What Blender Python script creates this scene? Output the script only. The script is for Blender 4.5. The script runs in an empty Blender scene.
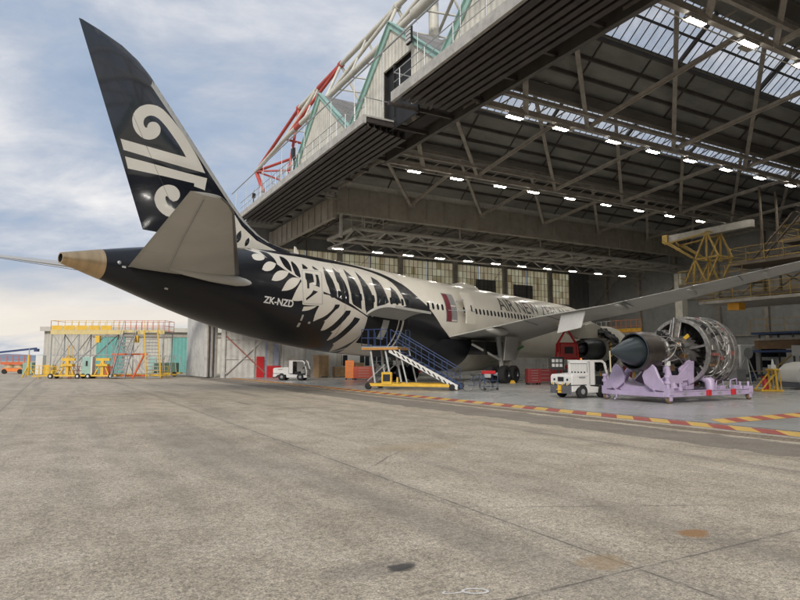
import bpy, bmesh, math, random
import numpy as np
from mathutils import Vector, Matrix, geometry
R=math.radians; PI=math.pi
random.seed(7)
SC=bpy.context.scene; COL=SC.collection
# ---------------------------------------------------------------- camera
CAMH=1.743
cd=bpy.data.cameras.new('camera'); cam=bpy.data.objects.new('camera',cd); COL.objects.link(cam)
cd.sensor_width=36; cd.lens=612/800*36; cd.clip_end=20000; cd.clip_start=.1
cam.location=(0,0,CAMH); cam.rotation_euler=(PI/2+math.atan(60.5/612),0,0); SC.camera=cam
# ---------------------------------------------------------------- sky, sun, exposure
SUN_EL,SUN_AZ=R(28),R(192)          # azimuth from +Y, clockwise
w=bpy.data.worlds.new('World'); SC.world=w; w.use_nodes=True
def N(t,typ,**k):
    n=t.nodes.new(typ)
    for a,b in k.items():
        if a.startswith('i_'): n.inputs[a[2:]].default_value=b
        else: setattr(n,a,b)
    return n
def ramp(t,fac,stops,interp='LINEAR'):
    n=t.nodes.new('ShaderNodeValToRGB'); n.color_ramp.interpolation=interp
    e=n.color_ramp.elements
    while len(e)<len(stops): e.new(.5)
    for q,(p,c) in zip(e,stops): q.position=p; q.color=(*c,1) if len(c)==3 else c
    if fac is not None: t.links.new(fac,n.inputs[0])
    return n
def mth(t,op,a,b=None,c=None):
    n=t.nodes.new('ShaderNodeMath'); n.operation=op
    for i,v in enumerate((a,b,c)):
        if v is None: continue
        if isinstance(v,(int,float)): n.inputs[i].default_value=v
        else: t.links.new(v,n.inputs[i])
    return n.outputs[0]
def mixc(t,f,a,b,mode='MIX'):
    n=t.nodes.new('ShaderNodeMix'); n.data_type='RGBA'; n.blend_type=mode
    for s,v in ((n.inputs[0],f),(n.inputs[6],a),(n.inputs[7],b)):
        if isinstance(v,(int,float)): s.default_value=v
        elif isinstance(v,(tuple,list)): s.default_value=(*v,1) if len(v)==3 else v
        else: t.links.new(v,s)
    return n.outputs[2]
t=w.node_tree; t.nodes.clear()
tc=N(t,'ShaderNodeTexCoord'); sp=N(t,'ShaderNodeSeparateXYZ'); t.links.new(tc.outputs['Generated'],sp.inputs[0])
sky=N(t,'ShaderNodeTexSky',sky_type='NISHITA',sun_disc=False,sun_elevation=SUN_EL,sun_rotation=SUN_AZ,air_density=1.2,dust_density=2.5)
zz=mth(t,'ADD',mth(t,'MAXIMUM',sp.outputs[2],0.0),.30)
cx=mth(t,'DIVIDE',sp.outputs[0],zz); cy=mth(t,'DIVIDE',sp.outputs[1],zz)
cb=N(t,'ShaderNodeCombineXYZ'); t.links.new(cx,cb.inputs[0]); t.links.new(cy,cb.inputs[1]); cb.inputs[2].default_value=3.1
mp=N(t,'ShaderNodeMapping'); mp.inputs['Rotation'].default_value=(0,0,R(-30)); mp.inputs['Scale'].default_value=(.95,1.35,1); t.links.new(cb.outputs[0],mp.inputs[0])
n1=N(t,'ShaderNodeTexNoise',i_Scale=1.9,i_Detail=8.,i_Roughness=.58,i_Distortion=.25); t.links.new(mp.outputs[0],n1.inputs[0])
n2=N(t,'ShaderNodeTexNoise',i_Scale=3.4,i_Detail=8.,i_Roughness=.6,i_Distortion=.6); t.links.new(mp.outputs[0],n2.inputs[0])
fac=mth(t,'ADD',mth(t,'MULTIPLY',n1.outputs[0],.72),mth(t,'MULTIPLY',n2.outputs[0],.28))
clo=ramp(t,fac,[(.34,(2.05,2.6,3.5)),(.43,(2.45,2.95,3.8)),(.49,(2.95,3.3,3.95)),(.54,(3.6,3.85,4.35)),(.59,(4.3,4.42,4.7)),(.68,(5.6,5.5,5.5))])
cover=ramp(t,n1.outputs[0],[(.30,(.90,)*3),(.42,(.98,)*3)])
mixd=mixc(t,cover.outputs[0],sky.outputs[0],clo.outputs[0])
# bright warm gap under the cloud deck, low over the horizon
band=ramp(t,mth(t,'ADD',sp.outputs[2],mth(t,'MULTIPLY',n2.outputs[0],.10)),[(.0,(0,)*3),(.045,(.0,)*3),(.095,(1,)*3),(.125,(.9,)*3),(.19,(0,)*3)])
mixd=mixc(t,mth(t,'MULTIPLY',band.outputs[0],.85),mixd,(5.7,5.2,4.5))
bg=N(t,'ShaderNodeBackground'); bg.inputs[1].default_value=.1; t.links.new(mixd,bg.inputs[0])
wo=N(t,'ShaderNodeOutputWorld'); t.links.new(bg.outputs[0],wo.inputs[0])
sl=bpy.data.lights.new('sun','SUN'); sl.energy=1.5; sl.angle=R(14); sl.color=(1,.94,.86)
sun=bpy.data.objects.new('sun',sl); COL.objects.link(sun)
sd=Vector((math.sin(SUN_AZ)*math.cos(SUN_EL),math.cos(SUN_AZ)*math.cos(SUN_EL),math.sin(SUN_EL)))
sun.rotation_euler=sd.to_track_quat('Z','Y').to_euler(); sun.location=(-20,-30,40)
vs=SC.view_settings; vs.view_transform='Standard'; vs.look='None'; vs.exposure=.72; vs.gamma=1; vs.use_curve_mapping=False
SC.cycles.max_bounces=8; SC.cycles.diffuse_bounces=4; SC.cycles.transparent_max_bounces=12
SC.cycles.sample_clamp_indirect=6
# ---------------------------------------------------------------- materials
def mat(name,col,rough=.6,metal=0.,var=.12,scale=3.,bump=0.,bscale=None,coat=0.,dirt=0.,dirtcol=(.05,.045,.04),spec=.5,stretch=None,rvar=.12):
    m=bpy.data.materials.new(name); m.use_nodes=True; t=m.node_tree; b=t.nodes['Principled BSDF']
    tc=N(t,'ShaderNodeTexCoord'); v=tc.outputs['Object']
    if stretch:
        mp=N(t,'ShaderNodeMapping'); mp.inputs['Scale'].default_value=stretch; t.links.new(v,mp.inputs[0]); v=mp.outputs[0]
    n=N(t,'ShaderNodeTexNoise',i_Scale=scale,i_Detail=6.,i_Roughness=.6); t.links.new(v,n.inputs[0])
    lo=tuple(max(0,x*(1-var)) for x in col); hi=tuple(min(1,x*(1+var)) for x in col)
    r=ramp(t,n.outputs[0],[(.3,lo),(.7,hi)]); c=r.outputs[0]
    if dirt:
        n2=N(t,'ShaderNodeTexNoise',i_Scale=scale*2.7,i_Detail=8.,i_Roughness=.7); t.links.new(v,n2.inputs[0])
        d=ramp(t,n2.outputs[0],[(.5,(0,)*3),(.75,(dirt,)*3)]); c=mixc(t,d.outputs[0],c,dirtcol)
    t.links.new(c,b.inputs['Base Color'])
    t.links.new(mth(t,'MULTIPLY_ADD',n.outputs[0],rvar,rough-rvar/2),b.inputs['Roughness'])
    b.inputs['Metallic'].default_value=metal; b.inputs['Specular IOR Level'].default_value=spec
    b.inputs['Coat Weight'].default_value=coat; b.inputs['Coat Roughness'].default_value=.06
    if bump:
        n3=N(t,'ShaderNodeTexNoise',i_Scale=bscale or scale*8,i_Detail=5.); t.links.new(v,n3.inputs[0])
        bp=N(t,'ShaderNodeBump',i_Strength=bump,i_Distance=.02); t.links.new(n3.outputs[0],bp.inputs['Height']); t.links.new(bp.outputs[0],b.inputs['Normal'])
    return m
def ribbed(name,col,axis=0,pitch=.25,depth=.5,rough=.6,metal=0.,var=.15,dirt=.25,scale=.6):
    """corrugated sheet: a wave bump along one object axis"""
    m=mat(name,col,rough,metal,var,scale,dirt=dirt); t=m.node_tree; b=t.nodes['Principled BSDF']
    tc=N(t,'ShaderNodeTexCoord'); s=N(t,'ShaderNodeSeparateXYZ'); t.links.new(tc.outputs['Object'],s.inputs[0])
    h=mth(t,'SINE',mth(t,'MULTIPLY',s.outputs[axis],2*PI/pitch))
    bp=N(t,'ShaderNodeBump',i_Strength=depth,i_Distance=.03); t.links.new(h,bp.inputs['Height']); t.links.new(bp.outputs[0],b.inputs['Normal'])
    return m
def emis(name,col,s):
    m=bpy.data.materials.new(name); m.use_nodes=True; t=m.node_tree; b=t.nodes['Principled BSDF']
    b.inputs['Base Color'].default_value=(.8,.8,.8,1); b.inputs['Emission Color'].default_value=(*col,1); b.inputs['Emission Strength'].default_value=s
    return m
def translucent(name,col,clear,var=.15,scale=1.,dirt=.3,pane=0):
    m=bpy.data.materials.new(name); m.use_nodes=True; t=m.node_tree; t.nodes.clear()
    o=N(t,'ShaderNodeOutputMaterial'); tc=N(t,'ShaderNodeTexCoord')
    n=N(t,'ShaderNodeTexNoise',i_Scale=scale,i_Detail=6.); t.links.new(tc.outputs['Object'],n.inputs[0])
    lo=tuple(x*(1-var) for x in col); hi=tuple(min(1,x*(1+var)) for x in col)
    c=ramp(t,n.outputs[0],[(.3,lo),(.7,hi)]).outputs[0]
    if pane:   # every pane is stained to its own degree
        s=N(t,'ShaderNodeSeparateXYZ'); t.links.new(tc.outputs['Object'],s.inputs[0]); cm=N(t,'ShaderNodeCombineXYZ')
        t.links.new(mth(t,'FLOOR',mth(t,'MULTIPLY',s.outputs[0],pane)),cm.inputs[0]); t.links.new(mth(t,'FLOOR',mth(t,'MULTIPLY_ADD',s.outputs[2],1/.85,-.12)),cm.inputs[1])
        wn=N(t,'ShaderNodeTexWhiteNoise'); t.links.new(cm.outputs[0],wn.inputs[0])
        c=mixc(t,1.,c,ramp(t,wn.outputs[0],[(0,(.66,.61,.52)),(.3,(.88,.86,.82)),(1,(1,1,1))]).outputs[0],'MULTIPLY')
    tl=N(t,'ShaderNodeBsdfTranslucent'); tr=N(t,'ShaderNodeBsdfTransparent'); df=N(t,'ShaderNodeBsdfDiffuse')
    t.links.new(c,tl.inputs[0]); t.links.new(c,tr.inputs[0]); t.links.new(c,df.inputs[0])
    m1=N(t,'ShaderNodeMixShader'); m1.inputs[0].default_value=.25; t.links.new(tl.outputs[0],m1.inputs[1]); t.links.new(df.outputs[0],m1.inputs[2])
    m2=N(t,'ShaderNodeMixShader'); m2.inputs[0].default_value=clear; t.links.new(m1.outputs[0],m2.inputs[1]); t.links.new(tr.outputs[0],m2.inputs[2])
    t.links.new(m2.outputs[0],o.inputs[0]); return m
def glass(name,col=(.02,.025,.03),rough=.05):
    return mat(name,col,rough,0,.1,rvar=.02,spec=.6)
M={}
M['fascia']=mat('fascia_concrete_grey',(.42,.41,.38),.8,0,.18,1.2,dirt=.45,bump=.3)
M['rail']=mat('door_rail_dark_steel',(.06,.05,.045),.55,.3,.4,1.2)
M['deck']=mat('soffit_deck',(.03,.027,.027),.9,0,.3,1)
M['cream']=ribbed('cream_cladding',(.50,.48,.42),0,.4,.5,.7,dirt=.35)
M['cream_y']=ribbed('cream_cladding_side',(.60,.575,.50),1,.4,.5,.7,dirt=.35)
M['teal']=mat('teal_trim_paint',(.30,.47,.42),.6,0,.15,1,dirt=.3)
M['teal_y']=ribbed('teal_door_cladding',(.13,.36,.32),1,.5,.4,.6,dirt=.2)
M['rooftop']=ribbed('old_grey_roofing',(.22,.215,.205),1,.3,.4,.9,var=.3,dirt=.6)
M['ceiling']=mat('sooty_ceiling_board',(.225,.22,.20),.9,0,.3,.35,dirt=.4,stretch=(.5,2,1))
M['steel']=mat('brown_grey_truss_paint',(.30,.27,.23),.6,0,.25,1.5,dirt=.4,dirtcol=(.07,.04,.025))
M['steel_l']=mat('pale_truss_paint',(.36,.34,.30),.6,0,.2,1.5,dirt=.4,dirtcol=(.12,.07,.04))
M['girder']=mat('beige_girder_plate',(.30,.27,.225),.7,0,.18,.8,dirt=.4,dirtcol=(.12,.09,.06))
M['steel_d']=mat('dark_girder_paint',(.085,.077,.068),.6,.1,.25,1.5,dirt=.4,dirtcol=(.06,.035,.02))
M['mastwhite']=mat('mast_cream_paint',(.62,.60,.52),.5,0,.12,1,dirt=.35,dirtcol=(.2,.15,.1))
M['mastred']=mat('mast_red_paint',(.50,.07,.05),.5,0,.2,1,dirt=.35,dirtcol=(.2,.12,.1))
M['galv']=mat('galvanised_steel',(.42,.43,.43),.5,.5,.15,4)
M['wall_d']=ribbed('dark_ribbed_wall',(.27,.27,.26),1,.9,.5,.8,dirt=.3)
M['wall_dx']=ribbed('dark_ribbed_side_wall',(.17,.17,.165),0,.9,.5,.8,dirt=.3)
M['wall_w']=ribbed('white_wall_cladding',(.55,.54,.51),0,.6,.45,.75,dirt=.4)
M['office']=mat('painted_office_wall',(.42,.42,.40),.7,0,.1,1,dirt=.2)
M['glaz']=translucent('warm_translucent_glazing',(1.,.90,.74),.24,.10,.8,pane=1/.61)
M['sky_glaz']=translucent('skylight_sheet',(.93,.95,.97),.8,.1,1.2)
M['lamp']=emis('strip_lamp_lit',(1,.96,.88),70)
M['white']=mat('white_gloss_paint',(.66,.65,.62),.35,0,.05,2,dirt=.1)
M['black']=mat('matt_black',(.015,.015,.016),.6,0,.2,4)
M['rubber']=mat('tyre_rubber',(.018,.018,.018),.8,0,.25,6)
M['red']=mat('red_paint',(.50,.025,.03),.45,0,.15,2,dirt=.15)
M['yellow']=mat('yellow_paint',(.70,.42,.04),.5,0,.12,2,dirt=.3)
M['orange']=mat('orange_paint',(.75,.22,.04),.5,0,.12,2,dirt=.2)
M['blue']=mat('blue_rail_paint',(.025,.05,.14),.5,0,.15,2,dirt=.15)
M['lilac']=mat('lilac_stand_paint',(.43,.35,.50),.4,0,.12,2,dirt=.22,dirtcol=(.2,.16,.22))
M['glass']=glass('dark_window_glass')
M['grey']=mat('mid_grey_paint',(.26,.26,.26),.5,0,.12,2,dirt=.2)
M['wood']=mat('plywood',(.36,.24,.13),.7,0,.2,3)
M['lettering_w']=mat('white_lettering',(.7,.69,.66),.4,0,.03)
M['lettering_b']=mat('black_lettering',(.012,.012,.013),.35,0,.1)
# ---------------------------------------------------------------- mesh helpers
class MB:
    def __init__(s): s.v=[];s.f=[];s.m=[]
    def add(s,vs,fs,mi=0):
        o=len(s.v); s.v+= [tuple(v) for v in vs]; s.f+=[tuple(o+i for i in f) for f in fs]; s.m+=[mi]*len(fs); return s
    def box(s,c,d,mi=0,rot=None):
        x,y,z=[q/2 for q in d]; P=[Vector((i*x,j*y,k*z)) for i in(-1,1) for j in(-1,1) for k in(-1,1)]
        if rot is not None: P=[rot@p for p in P]
        c=Vector(c); return s.add([p+c for p in P],[(0,1,3,2),(4,6,7,5),(0,4,5,1),(2,3,7,6),(0,2,6,4),(1,5,7,3)],mi)
    def bb(s,x0,x1,y0,y1,z0,z1,mi=0): return s.box(((x0+x1)/2,(y0+y1)/2,(z0+z1)/2),(abs(x1-x0),abs(y1-y0),abs(z1-z0)),mi)
    def beam(s,p,q,w,h=None,mi=0,up=(0,0,1)):
        h=h or w; p=Vector(p);q=Vector(q); d=q-p; L=d.length
        if L<1e-6: return s
        x=d/L; u=Vector(up)
        if abs(x.dot(u))>.98: u=Vector((1,0,0))
        y=u.cross(x).normalized(); z=x.cross(y)
        return s.box((p+q)/2,(L,w,h),mi,Matrix((x,y,z)).transposed())
    def tube(s,pts,r,n=8,mi=0,cap=True):
        pts=[Vector(p) for p in pts]; rs=r if isinstance(r,(list,tuple)) else [r]*len(pts)
        o=len(s.v); prev=None
        for i,p in enumerate(pts):
            d=(pts[min(i+1,len(pts)-1)]-pts[max(i-1,0)]).normalized()
            u=Vector((0,0,1)) if abs(d.z)<.95 else Vector((1,0,0))
            if prev is None: a=u.cross(d).normalized()
            else:
                a=prev-d*prev.dot(d)
                a=a.normalized() if a.length>1e-5 else u.cross(d).normalized()
            prev=a; b=d.cross(a)
            for k in range(n):
                g=2*PI*k/n; s.v.append(tuple(p+(a*math.cos(g)+b*math.sin(g))*rs[i]))
        for i in range(len(pts)-1):
            for k in range(n):
                s.f.append((o+i*n+k,o+i*n+(k+1)%n,o+(i+1)*n+(k+1)%n,o+(i+1)*n+k)); s.m.append(mi)
        if cap:
            s.f.append(tuple(o+k for k in reversed(range(n)))); s.m.append(mi)
            e=o+(len(pts)-1)*n; s.f.append(tuple(e+k for k in range(n))); s.m.append(mi)
        return s
    def lathe(s,prof,c=(0,0,0),ax=(1,0,0),n=32,mi=0,a0=0,a1=2*PI,wob=None):
        """prof: list of (x along axis, r)"""
        ax=Vector(ax).normalized(); u=Vector((0,0,1)) if abs(ax.z)<.9 else Vector((1,0,0))
        a=u.cross(ax).normalized(); b=ax.cross(a); c=Vector(c); o=len(s.v); full=abs(a1-a0-2*PI)<1e-6; m=n if full else n+1
        for x,r in prof:
            for k in range(m):
                g=a0+(a1-a0)*k/n; rr=r*(wob(g) if wob else 1); s.v.append(tuple(c+ax*x+(a*math.cos(g)+b*math.sin(g))*rr))
        for i in range(len(prof)-1):
            for k in range(n):
                k2=(k+1)%m if full else k+1
                s.f.append((o+i*m+k,o+i*m+k2,o+(i+1)*m+k2,o+(i+1)*m+k)); s.m.append(mi)
        return s
    def prism(s,poly,o,ux,uy,th,mi=0):
        """extrude a 2D polygon (in frame ux,uy at o) by vector th"""
        o=Vector(o);ux=Vector(ux);uy=Vector(uy);th=Vector(th); n=len(poly)
        A=[o+ux*x+uy*y for x,y in poly]; B=[p+th for p in A]
        s.add(A+B,[tuple(range(n))[::-1],tuple(range(n,2*n))]+[(i,(i+1)%n,n+(i+1)%n,n+i) for i in range(n)],mi); return s
    def build(s,name,mats,parent=None,smooth=False,bevel=0,loc=None,rot=None,seg=1):
        me=bpy.data.meshes.new(name); me.from_pydata(s.v,[],s.f); me.update()
        if not isinstance(mats,(list,tuple)): mats=[mats]
        for m in mats: me.materials.append(M[m] if isinstance(m,str) else m)
        me.polygons.foreach_set('material_index',s.m)
        bm=bmesh.new(); bm.from_mesh(me); bmesh.ops.recalc_face_normals(bm,faces=bm.faces)
        if bevel: 
            try: bmesh.ops.bevel(bm,geom=[e for e in bm.edges if len(e.link_faces)==2 and e.calc_face_angle(0)>.5],offset=bevel,segments=seg,profile=.5,affect='EDGES',clamp_overlap=True)
            except Exception: pass
        bm.to_mesh(me); bm.free()
        if smooth:
            me.polygons.foreach_set('use_smooth',[True]*len(me.polygons))
            try: me.set_sharp_from_angle(angle=R(38))
            except Exception: pass
        o=bpy.data.objects.new(name,me); COL.objects.link(o)
        if parent: o.parent=parent
        if loc: o.location=loc
        if rot is not None: o.rotation_euler=rot
        return o
def tag(o,label=None,cat=None,group=None,kind=None):
    if label: o['label']=label
    if cat: o['category']=cat
    if group: o['group']=group
    if kind: o['kind']=kind
    return o
def empty(name,loc,rz=0,label=None,cat=None,group=None):
    o=bpy.data.objects.new(name,None); COL.objects.link(o); o.location=loc; o.rotation_euler=(0,0,rz); o.empty_display_size=.3
    return tag(o,label,cat,group)
def copy_tree(o,parent=None):
    c=o.copy(); COL.objects.link(c); c.parent=parent
    for ch in [x for x in o.children]: copy_tree(ch,c)
    return c
def text_mesh(txt,size,ext=.0,font_bold=.0):
    """outline of a word as a flat mesh in the XY plane: (verts, faces)"""
    cu=bpy.data.curves.new('word','FONT'); cu.body=txt; cu.size=size; cu.offset=font_bold; cu.fill_mode='FRONT'; cu.align_x='LEFT'
    ob=bpy.data.objects.new('word',cu); COL.objects.link(ob)
    dg=bpy.context.evaluated_depsgraph_get(); me=ob.evaluated_get(dg).to_mesh()
    v=[tuple(x.co) for x in me.vertices]; f=[tuple(p.vertices) for p in me.polygons]
    ob.evaluated_get(dg).to_mesh_clear(); bpy.data.objects.remove(ob); bpy.data.curves.remove(cu)
    return v,f
# hangar frame: x = b (into the hangar), y = a (along its front, away from the camera)
HO=Vector((2.3,28.1,0)); HR=math.atan2(.4886,.8725)
E2=Vector((math.cos(HR),math.sin(HR),0)); E1=Vector((-math.sin(HR),math.cos(HR),0))
def hw(b,a,z=0): return HO+E2*b+E1*a+Vector((0,0,z))
# ================================================================ ground
def ground_material():
    m=bpy.data.materials.new('apron_concrete'); m.use_nodes=True; t=m.node_tree; b=t.nodes['Principled BSDF']
    tc=N(t,'ShaderNodeTexCoord'); v=tc.outputs['Object']; s=N(t,'ShaderNodeSeparateXYZ'); t.links.new(v,s.inputs[0])
    B,A=s.outputs[0],s.outputs[1]
    def noise(sc,det=6,ro=.6,st=None,dis=0):
        q=v
        if st: mp=N(t,'ShaderNodeMapping'); mp.inputs['Scale'].default_value=st; t.links.new(v,mp.inputs[0]); q=mp.outputs[0]
        n=N(t,'ShaderNodeTexNoise',i_Scale=sc,i_Detail=float(det),i_Roughness=ro,i_Distortion=float(dis)); t.links.new(q,n.inputs[0]); return n.outputs[0]
    big=noise(.22,6,.65,(1,.45,1),.5); mid=noise(1.5,9,.75,(1.,.6,1)); fine=noise(15,10,.92); grit=noise(48,6,.85)
    c=ramp(t,big,[(.36,(.36,.30,.222)),(.48,(.485,.412,.312)),(.60,(.60,.52,.405))]).outputs[0]
    c=mixc(t,.65,c,ramp(t,mid,[(.38,(.30,.255,.195)),(.5,(.43,.37,.288)),(.62,(.56,.49,.39))]).outputs[0])
    sp=ramp(t,fine,[(.41,(.34,.33,.31)),(.49,(.95,.95,.94)),(.56,(1.45,1.43,1.39))]).outputs[0]
    c=mixc(t,.8,c,sp,'MULTIPLY')
    sp2=ramp(t,grit,[(.41,(.38,.37,.36)),(.5,(1,1,1)),(.59,(1.5,1.49,1.46))]).outputs[0]
    c=mixc(t,.85,c,sp2,'MULTIPLY')
    def line(coord,pos,w,wob=.03,wsc=1.2):
        n=noise(wsc,3); q=mth(t,'ADD',coord,mth(t,'MULTIPLY_ADD',n,wob*2,-wob-pos)); q=mth(t,'ABSOLUTE',q)
        return mth(t,'SUBTRACT',1.,mth(t,'SMOOTHSTEP' if False else 'MINIMUM',mth(t,'DIVIDE',q,w),1.))
    def modline(coord,off,per,w):
        n=noise(1.1,3); q=mth(t,'ADD',coord,mth(t,'MULTIPLY_ADD',n,.05,-.025-off)); q=mth(t,'PINGPONG',q,per/2); 
        return mth(t,'SUBTRACT',1.,mth(t,'MINIMUM',mth(t,'DIVIDE',q,w),1.))
    # every poured bay has its own tone
    cbn=N(t,'ShaderNodeCombineXYZ'); t.links.new(mth(t,'FLOOR',mth(t,'DIVIDE',mth(t,'ADD',B,11.38),5.95)),cbn.inputs[0]); t.links.new(mth(t,'FLOOR',mth(t,'DIVIDE',mth(t,'ADD',A,19.7),18.)),cbn.inputs[1])
    wn=N(t,'ShaderNodeTexWhiteNoise'); t.links.new(cbn.outputs[0],wn.inputs[0]); tone=mth(t,'MULTIPLY_ADD',wn.outputs[0],.16,.92)
    tn=N(t,'ShaderNodeCombineXYZ'); [t.links.new(tone,tn.inputs[k]) for k in range(3)]; c=mixc(t,1.,c,tn.outputs[0],'MULTIPLY')
    # hairline cracks and small oil drips
    vo=N(t,'ShaderNodeTexVoronoi',feature='DISTANCE_TO_EDGE',i_Scale=.16); dn=N(t,'ShaderNodeTexNoise',i_Scale=1.7,i_Detail=6.); t.links.new(v,dn.inputs[0]); t.links.new(mixc(t,.12,v,dn.outputs[1]),vo.inputs[0])
    ck=ramp(t,vo.outputs[0],[(.0,(.75,)*3),(.0016,(0,)*3)]).outputs[0]; gate=ramp(t,noise(.12,3),[(.52,(0,)*3),(.6,(1,)*3)]).outputs[0]
    c=mixc(t,mth(t,'MULTIPLY',ck,gate),c,(.08,.07,.06))
    vd=N(t,'ShaderNodeTexVoronoi',i_Scale=.75); t.links.new(v,vd.inputs[0]); dr=ramp(t,vd.outputs[0],[(.035,(.6,)*3),(.06,(0,)*3)]).outputs[0]; g2=ramp(t,noise(.4,3),[(.56,(0,)*3),(.62,(1,)*3)]).outputs[0]
    c=mixc(t,mth(t,'MULTIPLY',dr,g2),c,(.09,.08,.07))
    # joints between the poured bays
    joint=mth(t,'MAXIMUM',modline(B,-11.38,5.95,.02),modline(A,-19.7,18.,.02))
    halo=mth(t,'MULTIPLY',mth(t,'MAXIMUM',modline(B,-11.38,5.95,.22),modline(A,-19.7,18.,.08)),.25)
    hn=mth(t,'MULTIPLY',halo,ramp(t,noise(.9,4),[(.35,(.2,)*3),(.6,(1,)*3)]).outputs[0])
    c=mixc(t,hn,c,(.12,.108,.095)); c=mixc(t,mth(t,'MULTIPLY',mth(t,'MULTIPLY',joint,.8),ramp(t,noise(2.2,5),[(.36,(.15,)*3),(.52,(1,)*3)]).outputs[0]),c,(.045,.042,.038))
    # tyre-dark drag streaks running along the hangar front
    st=ramp(t,noise(.55,5,.6,(1.6,.10,1),.3),[(.50,(0,)*3),(.68,(.42,)*3)]).outputs[0]; c=mixc(t,st,c,(.19,.165,.135))
    # worn dark seal band next to the door tracks
    edge=mth(t,'ADD',B,mth(t,'MULTIPLY',noise(.8,4),1.1))
    bandm=mth(t,'MULTIPLY',mth(t,'GREATER_THAN',edge,-3.4),mth(t,'LESS_THAN',edge,-1.5))
    c=mixc(t,mth(t,'MULTIPLY',bandm,.62),c,(.115,.10,.086))
    # stains: one dark oil patch, rust patches
    def spot(b0,a0,rb,ra,col,amt,c):
        q=mth(t,'ADD',mth(t,'POWER',mth(t,'DIVIDE',mth(t,'ADD',B,-b0),rb),2.),mth(t,'POWER',mth(t,'DIVIDE',mth(t,'ADD',A,-a0),ra),2.))
        q=mth(t,'ADD',q,mth(t,'MULTIPLY_ADD',noise(7,4),2.2,-1.1)); f=ramp(t,q,[(.35,(amt,)*3),(1.,(0,)*3)]).outputs[0]
        return mixc(t,f,c,col)
    c=spot(-13.1,-18.72,.16,.11,(.035,.033,.03),.95,c)
    c=spot(-13.35,-18.62,.5,.22,(.15,.135,.12),.35,c)
    c=spot(-10.0,-19.26,.22,.16,(.33,.16,.05),.8,c)
    c=spot(-11.5,-19.45,.28,.22,(.36,.24,.12),.55,c)
    c=spot(-9.3,-12.5,1.2,.6,(.42,.32,.16),.35,c)
    t.links.new(c,b.inputs['Base Color'])
    t.links.new(mth(t,'MULTIPLY_ADD',mid,-.25,.95),b.inputs['Roughness'])
    h=mth(t,'ADD',mth(t,'MULTIPLY',fine,.6),mth(t,'ADD',mth(t,'MULTIPLY',grit,.25),mth(t,'MULTIPLY',joint,-1.5)))
    bp=N(t,'ShaderNodeBump',i_Strength=.35,i_Distance=.01); t.links.new(h,bp.inputs['Height']); t.links.new(bp.outputs[0],b.inputs['Normal'])
    return m
g=MB()
xs=[-6000,-400,-60,-1.0,70,400,6000]; ys=[-6000,-400,-60,0,60,400,6000]
for i in range(6):
    for j in range(6): g.add([(xs[i],ys[j],0),(xs[i+1],ys[j],0),(xs[i+1],ys[j+1],0),(xs[i],ys[j+1],0)],[(0,1,2,3)])
o=g.build('apron_ground',ground_material(),loc=HO,rot=(0,0,HR)); tag(o,kind='structure')
def floor_material():
    m=mat('sealed_hangar_floor',(.40,.40,.385),.28,0,.12,.25,bump=.04,bscale=1.5,dirt=.25,dirtcol=(.16,.155,.15),rvar=.25)
    return m
g=MB(); g.bb(-.9,50,-43,39,-.3,.006); o=g.build('hangar_floor',floor_material(),loc=HO,rot=(0,0,HR)); tag(o,kind='structure')
# door tracks: a steel channel every 0.42 m just outside the painted line
g=MB()
for k in range(4): 
    b=-1.25-.16*k; g.bb(b-.02,b+.02,-43,39,-.02,.006)
g.bb(.24,.30,-43,-3,-.02,.011)
o=g.build('door_track',mat('rusty_track',(.10,.065,.045),.7,.3,.3,2),loc=HO,rot=(0,0,HR)); tag(o,kind='structure')
g=MB()
L=1.25;n0=int(-41/L)
for k in range(n0,31):
    y0=k*L; s=-.85
    g.add([(-.84,y0+s,.0105),(.1,y0,.0105),(.1,y0+L*.5,.0105),(-.84,y0+L*.5+s,.0105)],[(0,1,2,3)],0)
    g.add([(-.84,y0+L*.5+s,.0105),(.1,y0+L*.5,.0105),(.1,y0+L,.0105),(-.84,y0+L+s,.0105)],[(0,1,2,3)],1)
for k in range(0,26):
    x0=.5+k*L; l=L; y=-12.3; 
    g.add([(x0,y-.45,.0105),(x0+l*.5,y-.45,.0105),(x0+l*.5+.75,y+.45,.0105),(x0+.75,y+.45,.0105)],[(0,1,2,3)],0)
    g.add([(x0+l*.5,y-.45,.0105),(x0+l,y-.45,.0105),(x0+l+.75,y+.45,.0105),(x0+l*.5+.75,y+.45,.0105)],[(0,1,2,3)],1)
o=g.build('floor_marking',[mat('worn_yellow_line',(.68,.43,.09),.6,0,.15,3,dirt=.3,dirtcol=(.25,.2,.12)),mat('worn_red_line',(.38,.07,.05),.6,0,.15,3,dirt=.3,dirtcol=(.2,.12,.1))],loc=HO,rot=(0,0,HR)); tag(o,kind='structure')
# chalked mark on the slab in the foreground
def gpt(px,py,z=.004):
    u=(px-400)/612; v=(300-py)/612; T=math.atan(60.5/612); c,s=math.cos(T),math.sin(T); d=Vector((u,c-v*s,s+v*c)); k=(z-CAMH)/d.z
    return Vector((d.x*k,d.y*k,z))
g=MB()
def stroke(pts,w=.018):
    P=[Vector(p) for p in pts]
    for i in range(len(P)-1):
        d=(P[i+1]-P[i]).normalized(); n=Vector((-d.y,d.x,0))*w; e=d*w*.5
        g.add([P[i]-e+n,P[i]-e-n,P[i+1]+e-n,P[i+1]+e+n],[(0,1,2,3)])
chalk=gpt(478,591)
ring=[(.095*math.cos(a)-.02,.052*math.sin(a),.004+.0001*i) for i,a in enumerate([2*PI*k/16 for k in range(17)])]
stroke([Vector((p[0]*1.,p[1]*1.,p[2])) for p in ring],.011)
stroke([(-.115,-.02,.0062),(-.17,-.045,.0063),(-.23,-.06,.0064),(-.27,-.055,.0065)],.009); stroke([(-.27,-.055,.007),(-.25,-.01,.0071)],.009)
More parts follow.
